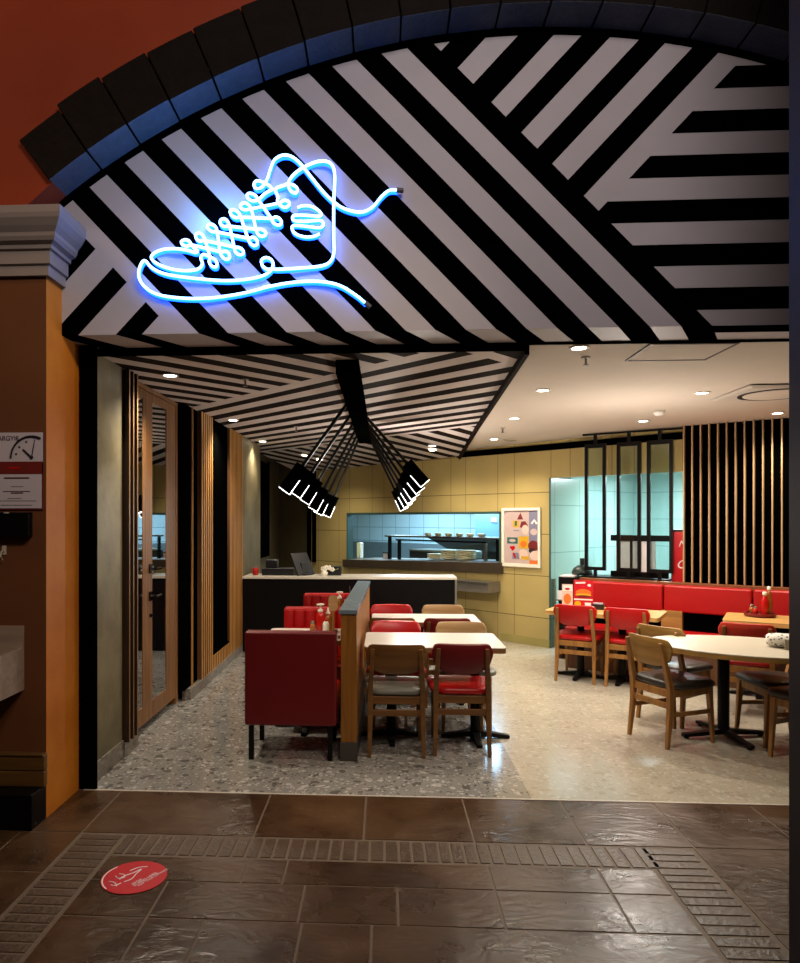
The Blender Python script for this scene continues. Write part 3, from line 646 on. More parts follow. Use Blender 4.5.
def seat_bm():
    b = B(); rings = []
    for f, z in ((.90, .425), (1.0, .440), (1.0, .462), (.94, .478), (.75, .485), (.35, .488)):
        ring = []
        for x, y in rrect(.46*f, .44*f, .11*f, 6, 0, .01):
            ring.append(b.verts.new((x*(1+.10*(y/.22)) if abs(y) < .3 else x, y, z)))
        rings.append(ring)
    n = len(rings[0])
    for p, q in zip(rings, rings[1:]):
        for k in range(n): b.faces.new((p[k], p[(k+1) % n], q[(k+1) % n], q[k]))
    b.faces.new(rings[0][::-1]); b.faces.new(rings[-1]); return b

def rear_leg(s):
    def f():
        b = B(); x0, x1, x2 = s*.192, s*.185, s*.168
        def sec(x, y, z, a, c): return [(x-a, y-c, z), (x+a, y-c, z), (x+a, y+c, z), (x-a, y+c, z)]
        secs = [sec(x0, -.232, 0, .0135, .0135), sec(x1, -.20, .28, .018, .02), sec(x1, -.197, .44, .019, .024), sec(x2, -.272, .77, .0135, .012)]
        rings = [[b.verts.new(p) for p in q] for q in secs]
        for p, q in zip(rings, rings[1:]):
            for k in range(4): b.faces.new((p[k], p[(k+1) % 4], q[(k+1) % 4], q[k]))
        b.faces.new(rings[0][::-1]); b.faces.new(rings[-1]); return b
    return f
def front_leg(s):
    def f():
        b = B(); hexa(b, [(s*.185-.012, .197, 0), (s*.185+.012, .197, 0), (s*.185+.012, .221, 0), (s*.185-.012, .221, 0)], [(s*.178-.02, .158, .425), (s*.178+.02, .158, .425), (s*.178+.02, .2, .425), (s*.178-.02, .2, .425)]); return b
    return f
def frame_bm():
    b = B()
    box(b, -.165, .165, .165, .188, .365, .425); box(b, -.168, .168, -.212, -.188, .37, .425)
    for s in (-1, 1): box(b, s*.178-.011, s*.178+.011, -.18, .16, .37, .425)
    return b
def stretch(kind):
    def f():
        b = B()
        if kind == 'rear':      # arched rail between the rear legs
            hexa(b, [(-.18, -.21, .285), (.18, -.21, .285), (.18, -.188, .285), (-.18, -.188, .285)], [(-.18, -.21, .328), (.18, -.21, .328), (.18, -.188, .328), (-.18, -.188, .328)])
        else: box(b, kind*.182-.009, kind*.182+.009, -.195, .18, .225, .258)
        return b
    return f

def dining_chair(label, loc, rotz, frame, backm, seatm, group, padded=False):
    c = thing('dining_chair', label, 'chair', (loc[0], loc[1], 0), rotz, group)
    def part(nm, key, fn, m, smooth=False, lab=None, bev=.004):
        o = bpy.data.objects.new(nm, cached(key, fn, m, smooth)); COL.objects.link(o); o.parent = c
        if bev:
            b = o.modifiers.new('Bevel', 'BEVEL'); b.width = bev; b.segments = 2; b.limit_method = 'ANGLE'; b.angle_limit = R(40)
        if lab: o['label'] = lab
    part('seat', ('seat', seatm), seat_bm, seatm, True, None, 0)
    part('backrest', ('backrest', backm), lambda: back_bm(.045 if padded else .018), backm, True, None, .006)
    for s in (-1, 1):
        part('leg', ('rear_leg', s, frame), rear_leg(s), frame); part('leg', ('front_leg', s, frame), front_leg(s), frame)
    part('seat_frame', ('seat_frame', frame), frame_bm, frame)
    for k in ('rear', -1, 1): part('stretcher', ('stretcher', k, frame), stretch(k), frame, bev=.003)
    return c

GC = 'chairs around the two middle tables'
dining_chair('dark wood-backed chair with grey seat at the front middle table, nearest the camera', (.088, 5.17), 0, 'chair_dark', 'chair_dark', 'seat_grey', GC)
dining_chair('dark red-backed wooden chair with bright red seat, front right of the middle table', (.557, 5.22), R(-1), 'chair_dark', 'red_dark', 'red_bright', GC, True)
dining_chair('red padded chair facing the camera across the front middle table, beside the partition', (.10, 5.82), PI, 'chair_wood', 'red_bright', 'red_bright', GC, True)
dining_chair('pale oak-backed chair facing the camera across the front middle table', (.655, 5.80), PI, 'chair_wood', 'chair_light', 'seat_grey', GC)
dining_chair('dark wood-backed chair with its back turned, at the rear middle table by the partition', (.075, 6.50), 0, 'chair_dark', 'chair_dark', 'seat_grey', GC)
dining_chair('dark red padded chair with its back turned, at the rear middle table', (.565, 6.50), 0, 'chair_dark', 'red_dark', 'red_bright', GC, True)
dining_chair('red padded chair facing the camera behind the rear middle table, nearest the counter', (.075, 6.98), PI, 'chair_wood', 'red_bright', 'red_bright', GC, True)
dining_chair('pale oak-backed chair facing the camera behind the rear middle table', (.60, 6.98), PI, 'chair_wood', 'chair_light', 'seat_grey', GC)
GR = 'chairs facing the wall bench'
dining_chair('red padded wooden chair at the left bench table, beside the kitchen opening', (2.06, 7.50), R(-28), 'chair_wood', 'red', 'red_bright', GR, True)
dining_chair('red padded wooden chair at the left bench table, nearer the oval table', (2.50, 7.27), R(-28), 'chair_wood', 'red', 'red_bright', GR, True)
dining_chair('rust red padded chair at the right bench table, behind the oval table', (3.17, 6.30), R(-28), 'chair_wood', 'red_orange', 'red', GR, True)
GO = 'chairs round the oval table'
dining_chair('oak chair with charcoal seat at the left end of the oval table, nearest the camera', (2.20, 5.49), R(-67), 'chair_wood', 'back_oak', 'seat_black', GO)
dining_chair('oak chair with charcoal seat behind the oval table, next to the red chair', (2.45, 6.05), R(-52), 'chair_wood', 'back_oak', 'seat_black', GO)
dining_chair('oak chair with charcoal seat at the far right of the oval table', (2.99, 5.50), R(94), 'chair_wood', 'back_oak', 'seat_black', GO)
dining_chair('oak chair with charcoal seat right of the oval table, cut off by the column', (3.0, 5.04), R(117), 'chair_wood', 'back_oak', 'seat_black', GO)

# ------------------------------------------------------------------ tables
def pedestal(t, x, y, h, spread=.28, rot=0):
    b = B(); lathe(b, (x, y, 0), [(.042, .03), (.038, .08), (.038, h-.03), (.1, h-.02), (.1, h)], 16); obj('pedestal', b, 'black', t, smooth=False)
    b = B()
    for k in range(4):
        a = rot+k*PI/2; dx, dy = math.cos(a), math.sin(a); nx, ny = -dy*.035, dx*.035
        hexa(b, [(x+nx, y+ny, .02), (x-nx, y-ny, .02), (x+dx*spread-nx*.6, y+dy*spread-ny*.6, .0), (x+dx*spread+nx*.6, y+dy*spread+ny*.6, .0)], [(x+nx, y+ny, .065), (x-nx, y-ny, .065), (x+dx*spread-nx*.6, y+dy*spread-ny*.6, .025), (x+dx*spread+nx*.6, y+dy*spread+ny*.6, .025)])
    obj('base', b, 'black', t, bevel=.003)

def dining_table(label, x0, x1, y0, y1, top, edge, cols, group, loc=(0, 0, 0), rz=0, z=.75, slab_=.035):
    t = thing('dining_table', label, 'table', loc, rz, group)
    w_, d_ = x1-x0, y1-y0; cx, cy = (x0+x1)/2, (y0+y1)/2
    b = B(); prism(b, rrect(w_, d_, .035, 4, cx, cy), z-.008, z); obj('tabletop', b, top, t, bevel=.002)
    b = B(); prism(b, rrect(w_-.004, d_-.004, .034, 4, cx, cy), z-.008-slab_, z-.008); obj('edging', b, edge, t, bevel=.003)
    for c in cols: pedestal(t, c[0], c[1], z-.008-slab_, .26)
    return t
GM = 'white middle tables'
dining_table('white rectangular table against the partition, front one nearest the camera', -.145, .886, 5.10, 5.76, 'table_white', 'table_edge', [(.06, 5.43), (.70, 5.43)], GM)
dining_table('white rectangular table against the partition, rear one nearest the counter', -.115, .875, 6.34, 6.9, 'table_white', 'table_edge', [(.06, 6.62), (.70, 6.62)], GM)
GB = 'booth tables'
dining_table('white booth table between the front and second red booth seats', -.95, -.305, 5.36, 5.93, 'table_white', 'table_edge', [(-.62, 5.64)], GB)
dining_table('white booth table between the second and rear red booth seats', -.88, -.305, 6.55, 7.02, 'table_white', 'table_edge', [(-.6, 6.78)], GB)
GW = 'pale wood tables at the wall bench'
TL = dining_table('pale wood table at the bench, left one with the menu stand', -.50, .61, -.31, .31, 'table_wood', 'table_wood', [(-.2, 0), (.22, 0)], GW, (2.27, 7.50, 0), R(-29), .72)
TR = dining_table('pale wood table at the bench, right one with the sauce tray', -.49, .55, -.31, .31, 'table_wood', 'table_wood', [(-.2, 0), (.25, 0)], GW, (3.72, 6.73, 0), R(-29), .745)
t = thing('oval_table', 'cream oval dining table on a black pedestal, charcoal-seated chairs around it', 'table', (2.70, 5.35, 0), R(-20))
ov = lambda f: [(.68*f*math.cos(2*PI*k/56), .45*f*math.sin(2*PI*k/56)) for k in range(56)]
b = B(); prism(b, ov(1), .732, .74); obj('tabletop', b, mat('oval_laminate', 'b9b09d', .4, vary=.02), t, smooth=False)
b = B(); prism(b, ov(.997), .70, .732); obj('edging', b, 'back_oak', t)
b = B(); lathe(b, (-.15, .16, 0), [(.05, .03), (.042, .09), (.042, .67), (.14, .69), (.14, .70)], 18); obj('pedestal', b, 'black', t)
b = B()
for k in range(4):
    a = k*PI/2+.5; dx, dy = math.cos(a), math.sin(a); x, y = -.15, .16; nx, ny = -dy*.03, dx*.03; sp = .33
    hexa(b, [(x+nx, y+ny, .03), (x-nx, y-ny, .03), (x+dx*sp-nx*.7, y+dy*sp-ny*.7, .012), (x+dx*sp+nx*.7, y+dy*sp+ny*.7, .012)], [(x+nx, y+ny, .07), (x-nx, y-ny, .07), (x+dx*sp-nx*.7, y+dy*sp-ny*.7, .035), (x+dx*sp+nx*.7, y+dy*sp+ny*.7, .035)])
    cyl(b, (x+dx*(sp-.03), y+dy*(sp-.03)), .018, 0, .013, n=10)
obj('base', b, 'black', t)
# rolled newspaper and box on the oval table
t = thing('rolled_newspaper', 'rolled printed paper lying on the oval table beside the column', 'paper', (2.975, 5.27, .74), R(-25))
b = B(); A_ = []
for i, x in enumerate((-.17, -.155, -.1, 0, .1, .155, .17)):
    s_ = (.6, .85, 1, 1, 1, .85, .6)[i]
    A_.append([b.verts.new((x, .075*s_*math.cos(2*PI*k/18), .052+.05*s_*math.sin(2*PI*k/18))) for k in range(18)])
for p, q_ in zip(A_, A_[1:]):
    for k in range(18): b.faces.new((p[k], p[(k+1) % 18], q_[(k+1) % 18], q_[k]))
b.faces.new(A_[0]); b.faces.new(A_[-1])
npm, nt, nb_ = nmat('newsprint'); vo = nt.nodes.new('ShaderNodeTexVoronoi'); vo.inputs['Scale'].default_value = 38
tcn = nt.nodes.new('ShaderNodeTexCoord'); nt.links.new(tcn.outputs['Object'], vo.inputs['Vector'])
crn = nt.nodes.new('ShaderNodeValToRGB'); crn.color_ramp.elements[0].position = .28; crn.color_ramp.elements[0].color = srgb('5c5952'); crn.color_ramp.elements[1].position = .36; crn.color_ramp.elements[1].color = srgb('d9d5cc')
nt.links.new(vo.outputs['Distance'], crn.inputs['Fac']); nt.links.new(crn.outputs['Color'], nb_.inputs['Base Color']); nb_.inputs['Roughness'].default_value = .7
obj('sheet', b, npm, t, smooth=True)
b = B(); box(b, -.06, .04, -.115, -.07, 0, .075); obj('band', b, mat('paper_band', '8b8170', .6), t, bevel=.004)

# ------------------------------------------------------------------ booth seats and partition
def booth(label, x0, x1, yb, thick, front, back, plain):
    t = thing('booth_seat', label, 'booth', ((x0+x1)/2, yb, 0), 0, 'red booth seats'); w_ = (x1-x0)/2
    m_ = 'red_dark' if plain else 'red'
    b = B(); box(b, -w_, w_, 0, thick, .24, .895)
    obj('backrest', b, m_, t, bevel=.018, seg=3)
    if not plain:
        n = 6
        for side in ([-1] if front else [])+([1] if back else []):
            b = B(); y = 0 if side < 0 else thick
            for k in range(n):
                a, c = -w_+2*w_*k/n, -w_+2*w_*(k+1)/n
                prism(b, [(a+(c-a)*i/8, y+side*(.004+.02*math.sin(PI*i/8)**.6)) for i in range(9)]+[(c, y-side*.01), (a, y-side*.01)], .47, .875)
            obj('channelled_pad', b, 'red', t, bevel=.004)
    if front: obj('seat', bx(-w_, w_, -.40, 0, .27, .46), 'red', t, bevel=.02, seg=3)
    if back: obj('seat', bx(-w_, w_, thick, thick+.40, .27, .46), 'red', t, bevel=.02, seg=3)
    ya, yb_ = (-.36 if front else .03), (thick+.36 if back else thick-.05)
    for x in (-w_+.045, w_-.045):
        for y in (ya, yb_): obj('leg', bx(x-.017, x+.017, y-.017, y+.017, 0, .27), 'black', t, bevel=.002)
booth('maroon booth seat with a plain back, nearest the camera', -.972, -.33, 4.83, .10, False, True, True)
booth('red channelled booth seat, middle one of the row along the partition', -.885, -.315, 6.17, .10, True, False, False)
booth('red channelled booth seat, farthest of the row, before the black counter', -.845, -.315, 7.33, .10, True, False, False)
t = thing('partition', 'wooden half-height partition with a stone cap coloured with a bluish sheen between booths and tables', 'partition', (-.245, 4.85, 0), R(-1.1))
b = B(); box(b, -.055, .055, 0, 2.28, .13, 1.02)
obj('panel', b, 'wood_part', t, bevel=.003)
obj('plinth', bx(-.06, .06, -.006, 2.285, 0, .13), mat('plinth_stone', '3d3833', .5), t, bevel=.002)
obj('cap', bx(-.068, .062, -.012, 2.29, 1.02, 1.05), 'ledge', t, bevel=.003)  # bluish reflection on the cap is put into its colour

# ------------------------------------------------------------------ counter with its things
t = thing('service_counter', 'black service counter with pale stone top at the back', 'counter', (-.44, 8.75, 0))
obj('body', bx(-1.345, 1.32, .02, .45, 0, .925), 'black', t)
obj('worktop', bx(-1.345, 1.345, 0, .47, .925, .955), 'counter_top', t, bevel=.003)
obj('end_panel', bx(1.32, 1.345, .0, .47, 0, .925), mat('counter_end', '6e6a60', .4), t)
Zc = .955
t = thing('till_monitor', 'tilted black till screen standing on the service counter', 'monitor', (-1.02, 9.03, Zc), R(58))
b = B(); prism(b, [(-.03, .0), (.0, .0), (.135, .27), (.105, .285)], -.17, .17, 'yz'); 
b2 = B(); 
for f in b.faces: pass
obj('screen', b, 'plastic_dark', t, bevel=.006)
obj('stand', bx(-.09, .09, -.07, .12, 0, .02), 'plastic_dark', t, bevel=.004); b2.free()
b = B(); hexa(b, [(-.06, -.02, .02), (.06, -.02, .02), (.06, .06, .02), (-.06, .06, .02)], [(-.05, .03, .16), (.05, .03, .16), (.05, .075, .16), (-.05, .075, .16)]); obj('neck', b, 'plastic_dark', t)
t = thing('cash_drawer', 'low black cash drawer on the counter left of the till screen', 'till', (-1.36, 9.05, Zc))
obj('drawer_box', bx(-.21, .2, -.12, .12, 0, .09), 'plastic_dark', t, bevel=.006); obj('printer', bx(-.17, -.02, -.06, .1, .09, .2), 'plastic_dark', t, bevel=.012)
t = thing('till_printer', 'low black box on the counter right of the till screen', 'printer', (-.66, 9.06, Zc))
obj('case', bx(-.09, .11, -.1, .1, 0, .115), 'plastic_dark', t, bevel=.01); obj('slot', bx(-.05, .07, -.104, -.098, .07, .08), 'black', t)
b = B(); lathe(b, (0, 0, 0), [(.035, 0), (.04, .03), (.04, .09), (.03, .095)], 14); tag(obj('red_cup', b, 'sauce_red', None, (-1.66, 8.98, Zc), smooth=True), 'small red cup at the left end of the service counter', 'cup')
t = thing('orchid', 'small white artificial flower spray on the service counter', 'flower', (-.76, 8.93, Zc))
b = B(); lathe(b, (0, 0, 0), [(.03, 0), (.045, .03), (.04, .05)], 12); obj('pot', b, 'cream', t)
b = B(); tube(b, catmull([(0, 0, .04), (-.02, 0, .08), (.03, 0, .10), (.12, .0, .075), (.18, 0, .09)], 4), .006, 6); obj('stem', b, mat('stem_green', '7f8a52', .6), t)
b = B()
for x, z in ((-.02, .09), (.02, .105), (.06, .10), (.0, .07), (.1, .08)):
    for k in range(5):
        a = 2*PI*k/5; bmesh.ops.create_icosphere(b, subdivisions=1, radius=.017, matrix=Matrix.Translation((x+.017*math.cos(a), -.012, z+.017*math.sin(a))) @ Matrix.Diagonal((1, .4, 1, 1)))
obj('blossom', b, 'cream', t, smooth=True)

# condiments on the booth tables
def bottle(label, loc, prof, m, cap, capm, group, cat='bottle', name='sauce_bottle'):
    t = thing(name, label, cat, loc, 0, group)
    b = B(); lathe(b, (0, 0, 0), prof, 16); obj('bottle_body', b, m, t, smooth=True)
    b = B(); lathe(b, (0, 0, prof[-1][1]), cap, 12); obj('cap', b, capm, t, smooth=True)
    return t
SQ = [(.028, 0), (.033, .01), (.033, .12), (.026, .145), (.016, .155)]
NZ = [(.02, 0), (.02, .018), (.009, .022), (.005, .055)]
PUMP = [(.022, 0), (.022, .02), (.008, .024), (.008, .05), (.03, .055), (.034, .066), (.01, .07)]
GK = 'sauces on the front booth table'; zb = .75
bottle('red sauce bottle with white pump top, front booth table', (-.515, 5.66, zb), [(.034, 0), (.038, .01), (.038, .135), (.03, .165), (.018, .175)], 'sauce_red', PUMP, 'cream', GK)
bottle('amber sauce bottle beside the pump bottle, front booth table', (-.455, 5.68, zb), SQ, 'amber', NZ, 'cream', GK)
bottle('short orange spice shaker, front booth table', (-.575, 5.64, zb), [(.022, 0), (.024, .06), (.018, .085)], 'amber', [(.019, 0), (.016, .02)], 'steel', GK, 'shaker', 'spice_shaker')
bottle('cream sauce bottle in front of the wooden paddle, front booth table', (-.465, 5.60, zb), [(.024, 0), (.027, .01), (.027, .09), (.014, .11)], 'cream', [(.014, 0), (.01, .02)], 'sauce_red', GK)
t = thing('table_paddle', 'wooden table number paddle standing on the front booth table', 'sign', (-.42, 5.76, zb))
b = B(); prism(b, rrect(.075, .13, .03, 4, 0, .235), -.006, .006, 'xz'); obj('blade', b, 'chair_light', t); obj('post', bx(-.012, .012, -.006, .006, .02, .175), 'chair_wood', t); obj('foot', bx(-.04, .04, -.03, .03, 0, .02), 'chair_wood', t)
t = thing('paper_tag', 'small white card with dark print at the right end of the front booth table', 'card', (-.345, 5.375, .75)); obj('card', bx(-.02, .02, -.0005, .0005, 0, .04), 'white', t); obj('print', bx(-.006, .006, -.002, -.0005, .014, .028), 'ink', t)
GK2 = 'sauces on the rear booth table'
bottle('orange sauce bottle with white pump top, rear booth table', (-.43, 6.80, zb), SQ, 'amber', PUMP, 'cream', GK2)
bottle('small cream sauce bottle beside the thin rod, rear booth table', (-.375, 6.84, zb), [(.022, 0), (.025, .09), (.014, .115)], 'cream', [(.014, 0), (.008, .03)], 'cream', GK2)
t = thing('menu_rod', 'thin upright metal rod on the rear booth table beside the partition', 'stand', (-.335, 6.87, zb)); b = B(); cyl(b, (0, 0), .004, .01, .27, n=8); obj('rod', b, 'steel', t); b = B(); cyl(b, (0, 0), .028, 0, .012); obj('foot', b, 'steel', t)

# ------------------------------------------------------------------ wall bench
t = thing('upholstered_bench', 'long red upholstered bench along the slatted wall', 'bench', SL, SR)
for x0, x1 in ((-1.12, -.18), (-.17, .675), (.685, 1.9)):
    obj('back_cushion', bx(x0, x1, -.06, .06, .665, .955), 'red', t, bevel=.022, seg=3)
obj('seat', bx(-1.12, 1.9, -.50, -.02, .36, .47), 'red', t, bevel=.02, seg=3)
obj('base', bx(-1.10, 1.9, -.44, -.02, .0, .36), 'wood_dark', t)
obj('back_panel', bx(-1.12, 1.9, .0, .07, .36, .67), 'black_matte', t)
obj('cap_rail', bx(-1.13, 1.9, .065, .148, .3, .98), wood('bench_cap', '6e3c18', '8d5122', 0, .5), t, bevel=.004)
obj('divider', bx(-.19, .02, -.08, -.0, .47, .68), 'back_oak', t)

# ------------------------------------------------------------------ things on the bench tables
def onT(T, x, y, z): return tuple(T.matrix_basis @ Vector((x, y, z)))
ML = Matrix.Translation((2.27, 7.50, 0)) @ Matrix.Rotation(R(-29), 4, 'Z'); MR = Matrix.Translation((3.72, 6.73, 0)) @ Matrix.Rotation(R(-29), 4, 'Z')
pl = lambda m, x, y, z: tuple(m @ Vector((x, y, z)))
def card_stand(label, loc, rz, w_, h_, kind):
    t = thing('menu_stand', label, 'menu', loc, rz)
    b = B(); hexa(b, [(-w_/2, -.03, 0), (w_/2, -.03, 0), (w_/2, .03, 0), (-w_/2, .03, 0)], [(-w_/2, -.004, h_), (w_/2, -.004, h_), (w_/2, .004, h_), (-w_/2, .004, h_)])
    obj('card', b, 'sticker' if kind == 'burger' else 'skin', t)
    def yf(z): return -.03+.026*z/h_-.002
    def patch(nm, pts, m, k=0):
        b = B(); b.faces.new([b.verts.new((x, yf(z)-.0008*k, z)) for x, z in pts]); obj(nm, b, m, t, fix=False)
    el = lambda cx, cz, a, c: [(cx+a*math.cos(2*PI*k/20), cz+c*math.sin(2*PI*k/20)) for k in range(20)]
    if kind == 'burger':
        patch('burger_picture', el(0, h_*.55, w_*.40, h_*.13), 'org', 1); patch('filling_picture', el(0, h_*.47, w_*.42, h_*.05), 'mustard', 2); patch('patty_picture', el(.005, h_*.42, w_*.38, h_*.04), 'maroon', 3)
        patch('white_strip', [(-w_*.48, h_*.28), (w_*.48, h_*.28), (w_*.48, h_*.33), (-w_*.48, h_*.33)], 'print_white', 1); patch('sauce_picture', el(-w_*.28, h_*.14, w_*.17, h_*.11), 'mustard', 1); patch('drink_picture', [(w_*.1, h_*.03), (w_*.38, h_*.03), (w_*.4, h_*.2), (w_*.08, h_*.2)], 'print_white', 1)
        patch('headline', [(-w_*.4, h_*.86), (w_*.1, h_*.88), (w_*.1, h_*.94), (-w_*.4, h_*.92)], 'print_white', 1); patch('price_spot', el(w_*.3, h_*.82, w_*.09, h_*.05), 'print_white', 1)
    else:
        patch('top_band', [(-w_*.45, h_*.72), (w_*.45, h_*.72), (w_*.45, h_*.96), (-w_*.45, h_*.96)], 'print_white', 1); patch('dish_picture', el(0, h_*.38, w_*.36, h_*.22), 'org', 1); patch('red_stroke', el(0, h_*.8, w_*.25, h_*.05), 'sauce_red', 2)
    return t
card_stand('red menu card with a burger picture on the left bench table', pl(ML, -.20, .12, .72), R(-20), .20, .30, 'burger')
card_stand('pale leaflet holder with food picture beside the burger menu card', pl(ML, -.36, .08, .72), R(-15), .11, .25, 'leaflet')
t = thing('serviette_dispenser', 'small dark serviette box at the foot of the burger menu card', 'dispenser', pl(ML, -.03, .05, .72), R(-29)); obj('case', bx(-.06, .06, -.03, .03, 0, .06), 'plastic_dark', t, bevel=.006); obj('serviettes', bx(-.045, .045, -.02, .02, .06, .072), 'paper', t)
t = thing('sauce_tray', 'shallow dark tray under the sauces on the right bench table', 'tray', pl(MR, -.20, .12, .745), R(-29))
b = B(); lathe(b, (0, 0, 0), [(.12, 0), (.135, .012), (.135, .02)], 24); obj('dish', b, 'maroon', t); b = B(); 
for k in range(24):
    a0_, a1_ = 2*PI*k/24, 2*PI*(k+1)/24; hexa(b, [(.125*math.cos(a0_), .125*math.sin(a0_), .018), (.137*math.cos(a0_), .137*math.sin(a0_), .018), (.137*math.cos(a1_), .137*math.sin(a1_), .018), (.125*math.cos(a1_), .125*math.sin(a1_), .018)], [(.125*math.cos(a0_), .125*math.sin(a0_), .034), (.137*math.cos(a0_), .137*math.sin(a0_), .034), (.137*math.cos(a1_), .137*math.sin(a1_), .034), (.125*math.cos(a1_), .125*math.sin(a1_), .034)])
obj('rim', b, 'maroon', t)
zt = .765; GS = 'sauces in the tray on the right bench table'
bottle('tall red sauce bottle with white neck, in the tray on the right bench table', pl(MR, -.16, .10, zt), [(.03, 0), (.034, .01), (.034, .14), (.022, .17), (.018, .185)], 'sauce_red', [(.02, 0), (.02, .03), (.012, .035)], 'cream', GS)
bottle('tallest amber sauce bottle with white cap, in the tray on the right bench table', pl(MR, -.125, .14, zt), [(.026, 0), (.03, .01), (.03, .15), (.016, .2), (.014, .23)], 'amber', [(.018, 0), (.018, .035), (.01, .04)], 'cream', GS)
bottle('small steel-topped salt shaker, in the tray on the right bench table', pl(MR, -.265, .13, zt), [(.022, 0), (.026, .05), (.02, .07)], 'amber', [(.021, 0), (.014, .022)], 'steel', GS, 'shaker', 'salt_shaker')
bottle('shorter red shaker beside the salt, in the tray on the right bench table', pl(MR, -.235, .06, zt), [(.02, 0), (.023, .04), (.018, .06)], 'sauce_red', [(.018, 0), (.012, .018)], 'steel', GS, 'shaker', 'salt_shaker')

# ------------------------------------------------------------------ screens above the bench, side station, cooler
for i, (xa, xb) in enumerate(((-1.095, -.849), (-.723, -.457), (-.392, -.118))):
    t = thing('hanging_screen', ('leftmost', 'middle', 'rightmost')[i]+' of three black framed reeded glass screens above the bench', 'screen', SL, SR, 'black framed glass screens')
    f_ = .036; y = .17; zt_ = 2.575; m_ = (xa+xb)/2
    b = B(); box(b, xa, xa+f_, y-.02, y+.02, 1.07, zt_); box(b, xb-f_, xb, y-.02, y+.02, 1.07, zt_); box(b, xa+f_, xb-f_, y-.02, y+.02, 1.07, 1.11); box(b, xa+f_, xb-f_, y-.02, y+.02, zt_-.05, zt_)
    fr = obj('frame', b, 'black', t); obj('glass_pane', bx(xa+f_, xb-f_, y-.004, y+.004, 1.11, zt_-.05), 'glass_reed', fr)
    obj('hanger', bx(m_-.018, m_+.018, y-.018, y+.018, zt_, 2.68), 'black', t); obj('foot', bx(m_-.018, m_+.018, y-.018, y+.018, 1.0, 1.07), 'black', t)
tag(obj('ceiling_track', bx(-1.12, -.0, .155, .185, 2.68, 2.70), 'black', None, SL, SR), 'thin black ceiling track holding the glass screens', 'track')
t = thing('back_shelf', 'black shelf counter behind the bench under the glass screens', 'shelf', SL, SR)
obj('worktop', bx(-1.14, -.17, .152, .46, .955, .998), 'black', t, bevel=.003); obj('carcass', bx(-1.12, -.17, .155, .45, 0, .955), 'black_matte', t)
t = thing('menu_light_box', 'black framed white board standing on the shelf behind the middle screen', 'board', SL, SR)
obj('board', bx(-.78, -.34, .34, .36, 1.06, 1.42), 'print_white', t); obj('top_bar', bx(-.84, -.16, .33, .37, 1.42, 1.49), 'black', t); obj('drop_bar', bx(-.62, -.59, .328, .34, 1.06, 1.42), 'black', t); obj('lower_bar', bx(-.84, -.2, .33, .37, .998, 1.06), 'black', t)
t = thing('drinks_cooler', 'red drinks cooler with white script behind the bench screens', 'cooler', SL, SR)
obj('cabinet', bx(-.15, .5, .24, .62, 0, 1.56), 'black', t, bevel=.006); obj('red_door', bx(-.145, .49, .22, .24, .97, 1.535), 'cooler', t, bevel=.004)
text('Ma', .10, 'lettering', 'print_white', t, (-.015, .218, 1.40), (PI/2, 0, 0), .0008, .35); text('Co', .14, 'lettering', 'print_white', t, (-.01, .218, 1.17), (PI/2, 0, 0), .0008, .35)
t = thing('side_station', 'black waiter station with shelves beside the kitchen opening', 'cabinet', SL, SR)
obj('carcass', bx(-1.36, -1.15, .0, .30, 0, .985), 'black', t, bevel=.004); obj('top_sheet', bx(-1.35, -1.2, .02, .28, .985, 1.0), 'print_white', t); obj('shelf', bx(-1.38, -1.2, -.04, .0, .70, .715), 'steel', t); obj('stacked_cups', bx(-1.36, -1.24, -.03, -.005, .715, .82), 'print_white', t)
t = thing('covered_machine', 'dark rounded appliance standing on the shelf beside the teal tiles', 'appliance', tuple(Matrix.Translation(SL) @ Matrix.Rotation(SR, 4, 'Z') @ Vector((-1.17, .30, 1.0))), SR)
b = B(); lathe(b, (0, 0, 0), [(.12, 0), (.12, .04), (.10, .08), (.06, .11), (.02, .12)], 20); obj('hood', b, mat('dark_green', '1d2a26', .4), t, smooth=True); obj('spout', bx(-.02, .03, -.02, .02, .12, .2), 'plastic_dark', t)
# kitchen tube lights reflected in the tiles
for i, s in enumerate((3.4, 4.3)):
    t = thing('kitchen_tube_light', ('left', 'right')[i]+' white tube light on the kitchen ceiling seen through the opening', 'light', WL, WR)
    obj('housing', bx(s-.4, s+.4, 1.42, 1.58, 2.375, 2.412), 'white', t); obj('tube', bx(s-.37, s+.37, 1.46, 1.54, 2.355, 2.375), 'tube', t)

# ------------------------------------------------------------------ kitchen things behind the hatch

b = B(); hexa(b, [(-1.1, .36, .8), (2.7, .36, .8), (2.7, .95, .8), (-1.1, .95, .8)], [(-1.1, .36, zp(-1.1)-.005), (2.7, .36, zp(2.7)-.005), (2.7, .95, zp(2.7)-.005), (-1.1, .95, zp(-1.1)-.005)])
tag(obj('pass_counter', b, 'steel', None, WL, WR), 'steel pass counter inside the kitchen hatch', 'counter')
t = thing('heat_rack', 'black two-tier rack with a steel shelf on the kitchen pass', 'rack', WL, WR)
for s in (-.32, -.10, 1.86): obj('post', bx(s, s+.045, .42, .465, zp(s)-.003, 1.38 if s != -.10 else 1.34), 'black', t)
obj('post', bx(1.64, 1.68, .42, .465, zp(1.66)-.004, 1.34), 'steel', t); obj('top_shelf', bx(-.34, 1.92, .36, .75, 1.38, 1.405), 'steel_brown', t); obj('lower_rail', bx(-.12, 1.72, .40, .44, 1.32, 1.345), 'black', t)
